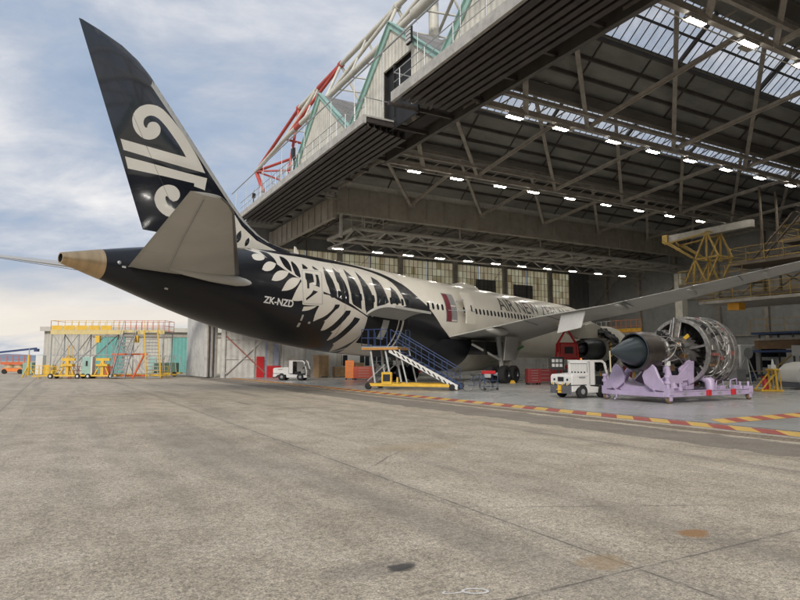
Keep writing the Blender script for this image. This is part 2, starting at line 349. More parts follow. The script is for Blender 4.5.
o=g.build('floor_chalk_mark',mat('worn_white_chalk',(.72,.70,.66),.9,0,.15,30,dirt=.4,dirtcol=(.33,.3,.26)),loc=(chalk.x,chalk.y,0)); tag(o,'worn white painted number six with a tail on the concrete in the foreground','ground mark')
# far coast hills, distance haze mixed into their base colour
g=MB(); n=60
for i in range(n):
    x0=-5200+i*90; x1=x0+90
    def hh(x): return 22+26*math.sin(x*.0019+.6)**2+14*math.sin(x*.0051)+6*math.sin(x*.017)
    g.add([(x0,3600,0),(x1,3600,0),(x1,3900,hh(x1)),(x0,3900,hh(x0)),(x1,4300,0),(x0,4300,0)],[(0,1,2,3),(3,2,4,5)])
o=g.build('far_hills',mat('haze_tinted_hillside',(.20,.26,.33),.9,0,.1,.01)); tag(o,kind='structure')
# ================================================================ hangar
hg=empty('aircraft_hangar',HO,HR,'huge grey steel hangar with gabled cream front and teal trim, open on the apron side','hangar')
def part(mb,name,m,parent=None,**k): return mb.build(name,m,parent or hg,**k)
A0=-43.; ZF=15.08
# fascia: near tier and far tier
for a0_,a1_,z_ in ((-43.,3.3,14.98),(6.5,33.5,15.02)):
    n_=int((a1_-a0_)/2.6)
    for k in range(n_):
        g=MB(); g.bb(-1.34,-1.16,a0_+(a1_-a0_)*k/n_+.012,a0_+(a1_-a0_)*(k+1)/n_-.012,z_,15.5); part(g,'fascia_panel','fascia')
g=MB(); g.bb(-1.155,2.2,-43,3.3,15.4,15.5); part(g,'fascia_ledge','fascia')
g=MB(); g.bb(-1.155,1.5,6.5,33.5,15.4,15.5); part(g,'fascia_ledge','fascia')
# door-rail channels under the soffit
for k in range(7):
    b=-1.0+k*.46; g=MB(); y1=2.6-(k*.0); 
    if b<2.0: g.bb(b-.05,b+.05,-43,y1,14.9,15.38); g.bb(b-.15,b+.15,-43,y1,14.84,14.9)
    y0=6.6+k*.12; g.bb(b-.05,b+.05,y0,33.5,14.9,15.38); g.bb(b-.15,b+.15,y0,33.5,14.84,14.9)
    part(g,'door_rail','rail')
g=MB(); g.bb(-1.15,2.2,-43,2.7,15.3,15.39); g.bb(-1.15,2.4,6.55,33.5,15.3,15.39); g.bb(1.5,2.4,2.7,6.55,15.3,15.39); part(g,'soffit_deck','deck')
g=MB()
for a in np.arange(-42,34,2.7): g.bb(-1.15,3.0,a-.08,a+.08,15.1,15.3)
part(g,'soffit_cross_beam','rail')
g=MB(); g.bb(2.86,3.12,-43,12,14.95,15.0); g.bb(2.96,3.02,-43,12,15.0,15.62); g.bb(2.86,3.12,-43,12,15.62,15.68); part(g,'header_beam','steel_d')
g=MB(); g.bb(3.6,4.0,22.6,39,13.5,15.3)
for a in np.arange(23.5,39,1.5): g.bb(3.52,3.6,a-.05,a+.05,13.5,15.3)
part(g,'lintel_girder','girder')
# gables and roof slopes
HWID=5.43; AP=21.1; VZ=16.7; SL=(AP-VZ)/HWID; B1=50.
ridges=[17.1-10.86*k for k in range(6)]
for ri,ar in enumerate(ridges):
    yl,yr=ar-HWID,ar+HWID
    if ri==0: yr=22.45
    g=MB()
    door=(ri==1)
    poly=[(yl,15.5),(yr,15.5),(yr,VZ),(ar,AP-.05),(yl,VZ)]
    if door: # dark access opening low in this gable
        d0,d1,dz=4.0,7.25,18.6
        zt=lambda a: AP-.05-abs(a-ar)*SL
        g.prism([(yl,15.5),(d0,15.5),(d0,zt(d0)),(yl,VZ)],(.3,0,0),(0,1,0),(0,0,1),(.12,0,0))
        g.prism([(d1,15.5),(yr,15.5),(yr,VZ),(d1,zt(d1))],(.3,0,0),(0,1,0),(0,0,1),(.12,0,0))
        g.prism([(d0,dz),(d1,dz),(d1,zt(d1)),(ar,AP-.05),(d0,zt(d0))],(.3,0,0),(0,1,0),(0,0,1),(.12,0,0))
        q=MB(); q.bb(.6,.7,d0-.2,d1+.2,15.05,dz+.2); q.bb(.35,.6,d1,d1+.1,15.5,dz); q.bb(.28,.4,5.9,6.0,15.5,dz); part(q,'access_opening','black')
    else: g.prism(poly,(.3,0,0),(0,1,0),(0,0,1),(.12,0,0))
    part(g,'gable_wall','cream_y')
    g=MB()
    for sgn in (-1,1):
        e=ar+sgn*(HWID-.05)
        g.prism([(0,0),(0,-.42),(1,-.42),(1,0)],(.18,ar,AP+.12),(0,e-ar,VZ-AP),(0,0,1),(.1,0,0))
        g.beam((.2,ar,AP+.14),(.2,e,VZ+.14),.3,.05)
    part(g,'barge_board','teal')
    # near slope (rises away from the camera) and far slope with its strip of rooflight
    def slope(a0,a1,mt,nm,th=.12,b0=.42,b1=B1):
        z0,z1=AP-abs(a0-ar)*SL,AP-abs(a1-ar)*SL
        q=MB(); q.add([(b0,a0,z0),(b1,a0,z0),(b1,a1,z1),(b0,a1,z1),(b0,a0,z0-th),(b1,a0,z0-th),(b1,a1,z1-th),(b0,a1,z1-th)],
            [(0,1,2,3)],0); q.add([(b0,a0,z0-th),(b1,a0,z0-th),(b1,a1,z1-th),(b0,a1,z1-th)],[(0,1,2,3)],1)
        return part(q,nm,mt)
    slope(yl,ar,['rooftop','ceiling'],'roof_slope')
    slope(ar,ar+.45,['rooftop','ceiling'],'roof_slope')
    if ri in (1,2,3): 
        slope(ar+.45,ar+2.75,['sky_glaz','sky_glaz'],'rooflight',.04,3.2)
        slope(ar+.45,ar+2.75,['rooftop','ceiling'],'roof_slope',.12,.42,3.2)
        slope(ar+2.75,yr,['rooftop','ceiling'],'roof_slope')
        q=MB(); z0,z1=AP-.45*SL-.1,AP-2.75*SL-.1
        for b in np.arange(3.6,50,.62): q.beam((b,ar+.42,z0),(b,ar+2.78,z1),.035,.05)
        q.beam((3,ar+1.6,(z0+z1)/2-.08),(50,ar+1.6,(z0+z1)/2-.08),.1,.1)
        for b in np.arange(7,50,7.7): q.beam((b,ar+.3,z0-.1),(b,ar+2.9,z1-.1),.18,.2)
        part(q,'glazing_bars','steel_d')
    else: slope(ar+.45,yr,['rooftop','ceiling'],'roof_slope')
    # purlins under the far slope
    q=MB()
    for da in (2.85,3.7,4.5): q.beam((3,ar+da,AP-da*SL-.22),(50,ar+da,AP-da*SL-.22),.12,.2)
    for b in np.arange(4.85,50,3.85):
        q.beam((b,ar+2.8,AP-2.8*SL-.2),(b,ar+5.3,AP-5.3*SL-.2),.07,.08)
    part(q,'purlins','steel_d')
# valley chords, ties and web members
chords=[22.0,11.9,1.2,-9.6,-20.4,-31.2]
chords=[22.2]+[12.4-10.8*k for k in range(6)]
for ci,a in enumerate(chords):
    if ci==0: continue
    q=MB(); q.beam((2.9,a,15.3),(50,a,15.3),.26,.3); q.beam((2.9,a-.75,15.75),(50,a-.75,15.75),.18,.2); q.beam((2.9,a-.5,16.25),(50,a-.5,16.25),.14,.18)
    for b in np.arange(3,50,1.28): q.beam((b,a,15.3),(b+.64,a-.75,15.8),.06,.06)
    part(q,'valley_chord','steel')
    q=MB(); q.bb(3,50,a-1.2,a-.1,16.55,16.62); part(q,'valley_gutter','steel_d')
for ci in range(len(chords)-1):
    a1=chords[ci]; a0=chords[ci+1]
    for i in range(7):
        b=3.2+7.7*i
        q=MB()
        q.beam((b,a1,15.42),(max(b-2.2,3),a0,15.42),.13,.16); q.beam((b,a1-.2,15.28),(max(b-2.2,3),a0,15.28),.05,.07)
        if b>9: q.beam((b,a1,15.3),(b-8.2,a1-6.6,20.1),.24,.18)
        elif ci: q.beam((b+3,a1,15.3),(b-.1,a1-3.6,18.0),.3,.2)
        part(q,'roof_truss','steel')
    for i in range(6):
        b=3.2+7.7*i; q=MB(); q.bb(b-.35,b+.35,a1-.16,a1-.13,15.1,15.7); part(q,'gusset_plate','steel_l')
    q=MB(); q.tube([(3,a1+.2,15.05)]+[(b,a1+.2+.03*math.sin(b*3),15.03-.03*(int(b)%2)) for b in range(5,49,2)],.03,5); part(q,'conduit','steel_l')
    for i in range(12):
        b=6.5+3.85*i
        if b>48: break
        q=MB(); q.bb(b-.35,b+.35,a0+.1,a0+1.1,15.5,15.58); 
        if i%2: part(q,'light_bracket','girder')
# the deep beige box girder that closes the high bays
q=MB(); q.bb(4,50,22.35,22.85,13.9,16.1)
for b in np.arange(5,50,1.9): q.bb(b-.04,b+.04,22.24,22.35,13.95,16.05)
part(q,'box_girder','girder')
q=MB(); q.bb(.4,50,22.5,23.0,16.1,17.0); part(q,'valley_parapet','cream')
# lower roof over the far side
q=MB(); q.bb(.5,50,22.9,39.2,15.6,15.8); part(q,'low_roof',['ceiling'])
q=MB()
for b in np.arange(5,50,2.6): q.bb(b-.09,b+.09,23,39,15.25,15.6)
for a in np.arange(25,39,3.4): q.bb(4,50,a-.07,a+.07,15.0,15.25)
part(q,'low_roof_joists','steel')
q=MB()
for b in np.arange(6.5,50,3.9):
    q.beam((b,23,14.7),(b,39,14.3),.12,.14)
    for a in np.arange(23,38,2.7): q.beam((b,a,14.68),(b+.02,a+1.35,15.1),.07,.07); q.beam((b,a+1.35,15.1),(b+.02,a+2.7,14.6),.07,.07)
part(q,'low_roof_trusses','steel_d')
# side wall with its band of warm translucent glazing
q=MB(); q.bb(-1.3,50,39.0,39.2,0,6.2); part(q,'side_wall','wall_w')
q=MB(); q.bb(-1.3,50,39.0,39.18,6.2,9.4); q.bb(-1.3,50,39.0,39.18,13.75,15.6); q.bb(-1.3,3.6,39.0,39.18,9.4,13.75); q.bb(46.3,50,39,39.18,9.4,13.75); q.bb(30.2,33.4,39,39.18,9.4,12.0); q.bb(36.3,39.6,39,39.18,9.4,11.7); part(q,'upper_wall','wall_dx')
for i in range(11):
    b0=3.6+i*3.88; q=MB(); q.bb(b0+.12,b0+3.76,39.03,39.07,9.4,13.75); part(q,'window','glaz')
    q=MB()
    for k in range(7): q.bb(b0+.1+k*.61-.014,b0+.1+k*.61+.014,38.96,39.03,9.4,13.75)
    for z in (9.45,10.3,11.15,12.0,12.85,13.7): q.bb(b0,b0+3.88,38.96,39.03,z-.018,z+.018)
    part(q,'window_frame','steel_d')
for i in range(12):
    b=3.6+i*3.88
    if i%2==0: q=MB(); q.bb(b-.28,b+.28,38.55,38.95,0,15.2); part(q,'column','steel_l')
    q=MB(); q.beam((b,38.9,9.6),(b+3.7,38.9,13.6),.04,.04) if i in(2,7) else q.bb(b-.05,b+.05,38.9,38.95,6,15.2); part(q,'wall_brace','steel_d')
# white braced bay, red door, services and office windows low in the side wall
q=MB(); q.beam((-.9,38.9,.4),(4.6,38.9,5.6),.1,.22); part(q,'wall_brace','wall_w')
q=MB(); q.beam((-.9,38.85,4.2),(3.2,38.85,.4),.08,.12,); part(q,'wall_brace',mat('faded_red_brace',(.33,.13,.10),.7))
q=MB(); 
for z in (1.9,3.9,5.9): q.bb(-1.,9.0,38.9,39.0,z-.05,z+.05)
for b in (-1.,2.,5.): q.bb(b-.07,b+.07,38.86,39.0,0,6.2)
part(q,'wall_rail','wall_w')
q=MB(); q.bb(2.25,3.05,38.84,38.9,0.01,2.15); part(q,'red_door','red')
q=MB(); q.bb(3.2,4.5,38.6,38.99,0.01,6.0); part(q,'service_panel',mat('pale_blue_panel',(.27,.29,.38),.6,0,.2,1.5,dirt=.4))
q=MB(); q.bb(3.25,4.7,38.35,38.6,0.01,1.2); part(q,'fire_hose_cabinet','red')
q=MB(); q.bb(7.6,30,38.7,38.98,0.0,3.6); part(q,'office_partition','office')
for i,b in enumerate((11.2,13.9,15.4,16.9,19.6,22.4,25)):
    q=MB(); q.bb(b,b+1.15,38.64,38.69,1.15,2.35); q2=part(q,'office_window','glass'); 
    q=MB(); q.bb(b-.06,b+1.21,38.62,38.66,1.09,1.15); q.bb(b-.06,b+1.21,38.62,38.66,2.35,2.41); q.bb(b+.55,b+.6,38.62,38.66,1.15,2.35); part(q,'window_frame','white')
# back wall, right-hand end wall
q=MB(); q.bb(50,50.2,-43,39,0,21.2); part(q,'back_wall','wall_d')
for a in np.arange(-40,39,5.4):
    q=MB(); q.bb(49.6,49.98,a-.2,a+.2,0,15.5); part(q,'column','steel')
q=MB()
for z in (4.5,9,13): q.bb(49.75,49.98,-43,39,z-.09,z+.09)
for a in np.arange(-37,36,10.8): q.beam((49.7,a,9.1),(49.7,a+5.2,12.9),.08,.16); q.beam((49.7,a+5.4,12.9),(49.7,a+10.4,9.1),.08,.16)
part(q,'back_wall_rails','steel')
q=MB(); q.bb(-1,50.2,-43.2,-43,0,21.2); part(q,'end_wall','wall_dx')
q=MB(); q.bb(45.6,46.5,21.0,21.9,0,11.6); part(q,'column','mastwhite')
# railing along the top of the fascia
def rail_run(a0,a1,b,z,step=2.4,h=1.05):
    q=MB()
    for a in np.arange(a0,a1+.01,step): q.tube([(b,a,z),(b,a,z+h)],.028,6)
    q.tube([(b,a0,z+h),(b,a1,z+h)],.028,6); q.tube([(b,a0,z+h*.5),(b,a1,z+h*.5)],.02,6)
    return part(q,'edge_railing','galv')
rail_run(-43,3.2,-1.2,15.5); rail_run(6.6,33.4,-1.2,15.5,1.35)
q=MB(); q.tube([(-1.2,3.2,16.55),(.3,3.2,16.55)],.028,6); q.tube([(-1.2,6.6,16.55),(.3,6.6,16.55)],.028,6); q.tube([(.3,3.2,15.5),(.3,3.2,16.55)],.028,6); part(q,'edge_railing','galv')
q=MB(); q.tube([(-.8,-43,18.7),(-.8,38.5,18.7)],.05,8)
for a in (-7,-2.2,1.5,5.2,8.9,12.5,17.5,22.5,27.5,33): q.tube([(-.8,a,15.5),(-.8,a,18.7)],.022,6)
part(q,'fall_arrest_line','galv')
q=MB(); 
for (a,z) in ((3.5,19.0),): 
    q.box((-.1,a,z),(.12,.5,.9)); q.tube([(-.1,a,z),(.35,a-.2,z-.3)],.03,6)
    for k in range(4): q.box((-.18,a,z-.34+k*.22),(.06,.44,.15),1)
part(q,'floodlight',['black',mat('floodlight_glass',(.5,.5,.48),.2)])
q=MB(); q.box((-.5,31.5,16.9),(.3,.5,.35)); q.tube([(-.5,31.5,15.5),(-.5,31.5,16.8)],.04,6); part(q,'floodlight','black')
q=MB(); q.box((-.6,20.4,17.5),(.2,.45,.9)); q.tube([(-.5,20.4,15.5),(-.5,20.4,17.4)],.04,6); part(q,'floodlight','black')
q=MB()
random.seed(3)
for a in np.arange(21,33.4,1.1): q.beam((-.2,a,15.5),(-.2+random.uniform(-.3,.3),a+random.uniform(-.2,.2),17.2+random.random()*.8),.04,.04); q.beam((-.2,a,16.6),(.9,a+.9,15.6),.05,.05)
part(q,'roof_edge_frame','galv')
# suspension mast: a triangular lattice boom carried above the roof
def mast():
    bf,bk,bt=4.4,8.4,6.2
    ends=dict(foot=(6.,52.,25.7))
    zl,zu=25.1,29.9
    nodes=np.arange(40.5,-46,-8.2)
    def seg(p,q,r,red): 
        mb=MB(); mb.tube([p,q],r,12); return part(mb,'mast_tube','mastred' if red else 'mastwhite',smooth=True)
    # lower front chord, lower back chord and upper chord in painted lengths
    f=(6.,54.,26.4)
    lf=[(5.,a,25.9) for a in (39.5,28.,17.,5.,-8.,-22.,-40.)]
    up=[(6.6,a,29.75) for a in (39.5,28.,17.,5.,-8.,-22.,-40.)]
    bk_=[(9.2,a,25.6) for a in (39.5,28.,17.,5.,-8.,-22.,-40.)]
    seg(f,lf[0],.24,False); seg(f,up[0],.19,True); seg(f,bk_[0],.17,True)
    for i in range(6):
        m=Vector(lf[i]).lerp(Vector(lf[i+1]),.45)
        seg(lf[i],m,.26,False); seg(m,Vector(lf[i+1]),.27 if i<2 else .38,False); seg(m.lerp(Vector(lf[i]),.3),m,.275,True) if i==0 else None
        m=Vector(up[i]).lerp(Vector(up[i+1]),.5)
        seg(up[i],m,.23,False); seg(m,up[i+1],.23,i==0)
        seg(bk_[i],bk_[i+1],.2,False)
        red=i<1
        seg(up[i+1],lf[i],.16,red); seg(lf[i+1],up[i+1],.14,False); seg(up[i],bk_[i],.13,i<1); seg(bk_[i],lf[i],.13,red); seg(lf[i+1],bk_[i],.12,red)
    mid=Vector(up[0]).lerp(Vector(up[1]),.45)
    seg(mid,lf[0],.2,False)
    seg(up[0],(5.6,39.6,22.5),.16,True); seg((5.6,39.6,22.5),f,.12,True); seg((8.5,44.5,22.3),f,.12,True); seg((5.6,39.6,22.4),(8.5,46.5,21.6),.12,True); seg(f,(6.6,52.5,23.4),.26,True)
    for i in range(7): mb=MB(); mb.lathe([(-.2,.0),(-.2,.32),(.2,.32),(.2,0)],up[i],(0,1,0),12); part(mb,'mast_node','mastred' if i<2 else 'mastwhite')
    for i in range(5):
        A_,B_,C__=Vector(lf[i]),Vector(lf[i+1]),Vector(bk_[i]); D_=Vector(bk_[i+1])
        for t0 in (.25,.5,.75): seg(A_.lerp(B_,t0),C__.lerp(D_,t0+.12),.07,False)
        seg(Vector(up[i]).lerp(Vector(up[i+1]),.5),A_.lerp(B_,.5),.09,False); seg(Vector(up[i]).lerp(Vector(up[i+1]),.5),C__.lerp(D_,.5),.09,False)
    # columns down to the roof valleys
    for a in (11.9,.9,-9.9,-20.7):
        mb=MB(); mb.tube([(6.8,a,16.6),(6.8,a,29.6)],.36,12); mb.lathe([(0,.75),(.12,.75),(.12,0)],(6.8,a,17.2),(0,0,1),12)
        for k in range(6): g_=2*PI*k/6; mb.beam((6.8+.35*math.cos(g_),a+.35*math.sin(g_),18.1),(6.8+.7*math.cos(g_),a+.7*math.sin(g_),17.3),.05,.1)
        mb.tube([(6.8,a,24),(5.,a+4.5,25.9)],.16,8); mb.tube([(6.8,a,24),(9.2,a-4,25.6)],.16,8); part(mb,'mast_column','mastwhite',smooth=True)
mast()
q=MB()
for k in range(26):
    a=22+k*.9; b=3+2*math.sin(k*1.7); q.beam((b,a,15.8),(b+.3,a+.7,19.5+1.5*math.sin(k*2.3)),.05,.05); q.beam((b,a,18.2),(b+2.2,a+.8,17.6),.05,.05)
for z in (17.6,19.2,20.9): q.tube([(3.6,10,z),(3.6,38,z)],.06,6)
part(q,'mast_bracing','mastwhite')
# ---------------- stacked door leaves at the far corner
dl=empty('hangar_door',hw(-2.6,44.6),HR,'tall stack of white ribbed sliding hangar door leaves at the far corner','hangar door')
for k in range(3):
    q=MB(); q.bb(-.1+k*.5,.1+k*.5,-4.8+k*.35,5.2,.08,14.6); q.build('door_leaf','wall_w',dl)
    q=MB()
    for y in (-4.7+k*.35,-1.4,2,5.1): q.bb(.1+k*.5,.24+k*.5,y-.08,y+.08,.1,14.5)
    for z in (.3,4,8,12): q.bb(.1+k*.5,.2+k*.5,-4.7+k*.35,5.1,z-.07,z+.07)
    q.build('door_frame','steel',dl)
# ================================================================ strip lights
def strip_light():
    r=empty('strip_light',(0,0,0))
    q=MB(); q.bb(-.5,.5,-.16,.16,0.0,.09); q.bb(-.52,.52,-.18,-.16,-.05,.1); q.bb(-.52,.52,.16,.18,-.05,.1); q.tube([(-.45,0,.09),(-.45,0,.32)],.012,5); q.tube([(.45,0,.09),(.45,0,.32)],.012,5); q.build('housing','steel_l',r)
    q=MB(); q.bb(-.48,.48,-.14,.14,-.03,-.004); q.build('lamp_panel','lamp',r)
    return r
proto=None
ordn=['first','second','third','fourth','fifth','sixth','seventh','eighth','ninth','tenth','eleventh','twelfth']
rows=[(-20.2,[6,12,18,24,30,36,42],15.02,'in the added fill row beyond the right edge'),  # unseen row of lamps, added to brighten the hangar floor
      (-9.1,[5.6,9.1,13.2,17.0,20.8,24.6,28.5,32.5,36.5,40.5],15.02,'in the nearest row at upper right'),
      (1.8,[5.6,9.0,13.3,16.9,20.6,24.5,28.5,32.5,36.5,40.5],15.02,'in the row crossing the second rooflight band'),
      (12.6,[5.6,9.2,13.2,16.5,20.4,24.6,28.7,32.8,37.3,41.6],14.95,'in the row above the beige box girder'),
      (26.6,[5.9,9.9,13.2,16.8,20.2,23.7,27.2,30.8,34.6,38.6,42.6],11.75,'under the pale lattice walkway')]
for a,bs,z,txt in rows:
    for i,b in enumerate(bs):
        if proto is None: proto=strip_light(); o=proto
        else: o=copy_tree(proto)
        o.location=hw(b,a,z); o.rotation_euler=(0,0,HR)
        tag(o,f'lit strip light, {ordn[i]} from the doorway {txt}','ceiling light','lit strip lights in rows under the hangar roof')
# ---------------- pale lattice walkway truss under the low roof
lt=empty('lattice_walkway',hw(6,26.5),HR,'long pale steel lattice walkway hung level above the jet','overhead walkway')
q=MB(); 
for a in (-3.0,2.6): q.tube([(0,a,13.0),(43.5,a,13.0)],.17,8); q.tube([(0,a,12.15),(43.5,a,12.15)],.12,8)
q.tube([(0,-3,13.0),(0,2.6,13.0)],.2,8); q.tube([(0,-3,12.15),(0,2.6,12.15)],.12,8)
q.build('chord','steel_l',lt,smooth=True)
q=MB()
for k in range(14):
    b=k*3.1; q.tube([(b,-3,13.0),(b+1.55,2.6,13.0)],.12,6); q.tube([(b+1.55,2.6,13.0),(b+3.1,-3,13.0)],.12,6)
    for a in (-3.,2.6): q.tube([(b,a,13),(b+1.55,a,12.15)],.07,6); q.tube([(b+1.55,a,12.15),(b+3.1,a,13)],.07,6)
q.build('lattice','steel_l',lt,smooth=True)
for b in (1,11,21,31,41):
    for a in (-3,2.6): q=MB(); q.tube([(b,a,13),(b,a,15.2)],.07,6); q.build('hanger','steel_l',lt)
q=MB(); q.tube([(-1.6,-3.9,11.9),(-1.6,-3.9,15.)],.16,8)
for z in (14.1,14.6,15.1): q.tube([(-1.4,-3.9,z-.6),(2.6,-3.6,z-.6)],.03,6)
for b in (-.6,.4,1.4,2.4): q.tube([(b,-3.8,13),(b,-3.8,14.5)],.03,6)
q.build('end_railing','steel_l',lt)
# ================================================================ the jet
# local frame: x = forward from the tail-cone tip (x = 62.8 - station), y = port, z = up
JT=Vector((-14.8,26.4,0)); JR=R(90-37.6)
jet=empty('passenger_jet',JT,JR,'large twin-engine passenger jet, black tail with white fern and koru, nose inside the hangar','aircraft')
def jpart(mb,name,m,parent=None,**k): return mb.build(name,m,parent or jet,**k)
def L3(st,y,z): return Vector((62.8-st,-y,z))          # y = starboard
SECK=np.array([[0,4.62,4.40,.05],[.5,5.25,3.6,.85],[1.5,6.05,3.0,1.5],[3,6.9,2.5,2.1],[5,7.55,2.15,2.6],[7.5,7.9,2.02,2.85],[10,8.0,2.0,2.885],
[38,8.05,1.98,2.885],[41,8.16,1.98,2.885],[44,8.2,2.12,2.88],[47,8.24,2.34,2.86],[50,8.24,2.7,2.7],[53,8.07,3.18,2.36],[55.5,7.8,3.72,1.95],[58,7.44,4.44,1.45],[60.3,7.0,5.2,.88],[62.0,6.62,5.75,.45],[62.8,6.44,5.97,.25]])
_s=np.arange(0,62.81,.2); _raw=np.array([[np.interp(s,SECK[:,0],SECK[:,i]) for i in (1,2,3)] for s in _s]); _sm=_raw.copy()
for i in range(len(_s)):
    wd=min(6,i//2,(len(_s)-1-i)); 
    if wd>0: _sm[i]=_raw[i-wd:i+wd+1].mean(0)
def sec(st): return [float(np.interp(st,_s,_sm[:,i])) for i in range(3)]
def sv(st,ph,off=0.):
    t,b,h=sec(st); zc,hz=(t+b)/2,(t-b)/2
    n=Vector((0,math.cos(ph)*hz,math.sin(ph)*h)).normalized()*off
    return L3(st,h*math.cos(ph)+n.y,zc+hz*math.sin(ph)+n.z)
def mat_gloss(name,col,coat=.6,rough=.3,**k): return mat(name,col,rough,0,k.pop('var',.06),k.pop('scale',.6),coat=coat,**k)
M['jet_black']=mat_gloss('jet_gloss_black',(.010,.011,.014),coat=.15,rough=.32,spec=.35,dirt=.05,dirtcol=(.05,.05,.05))
M['jet_white']=mat_gloss('jet_pearl_white',(.72,.68,.60),coat=.35,rough=.34,dirt=.10,dirtcol=(.42,.40,.36))
M['fern']=mat_gloss('fern_white',(.68,.64,.56),coat=.25,rough=.4)
M['jet_grey']=mat_gloss('wing_grey',(.50,.49,.46),coat=.1,rough=.45,var=.1,dirt=.2,dirtcol=(.16,.15,.14))
M['jet_grey_l']=mat_gloss('light_composite_grey',(.44,.43,.40),coat=.1,rough=.45,var=.08,dirt=.15,dirtcol=(.25,.24,.22))
M['belly']=mat('belly_fairing_beige',(.46,.43,.36),.45,0,.12,.8,dirt=.3,dirtcol=(.22,.2,.17))
M['titan']=mat('heat_tinted_titanium',(.50,.36,.21),.32,.85,.25,.9,rvar=.2,stretch=(3,.4,.4))
M['dark_metal']=mat('dark_engine_metal',(.05,.055,.06),.38,.7,.3,2)
M['seam']=mat('skin_seam',(.07,.07,.07),.5)
M['black_int']=mat('dark_opening',(.012,.012,.012),.9)
def pip(px,py,poly):
    x,y=poly[:,0],poly[:,1]; x2,y2=np.roll(x,-1),np.roll(y,-1); ins=np.zeros(len(px),bool)
    for a,b,c,d in zip(x,y,x2,y2):
        if b==d: continue
        ins^=((b>py)!=(d>py))&(px<(c-a)*(py-b)/(d-b)+a)
    return ins
K=2.8
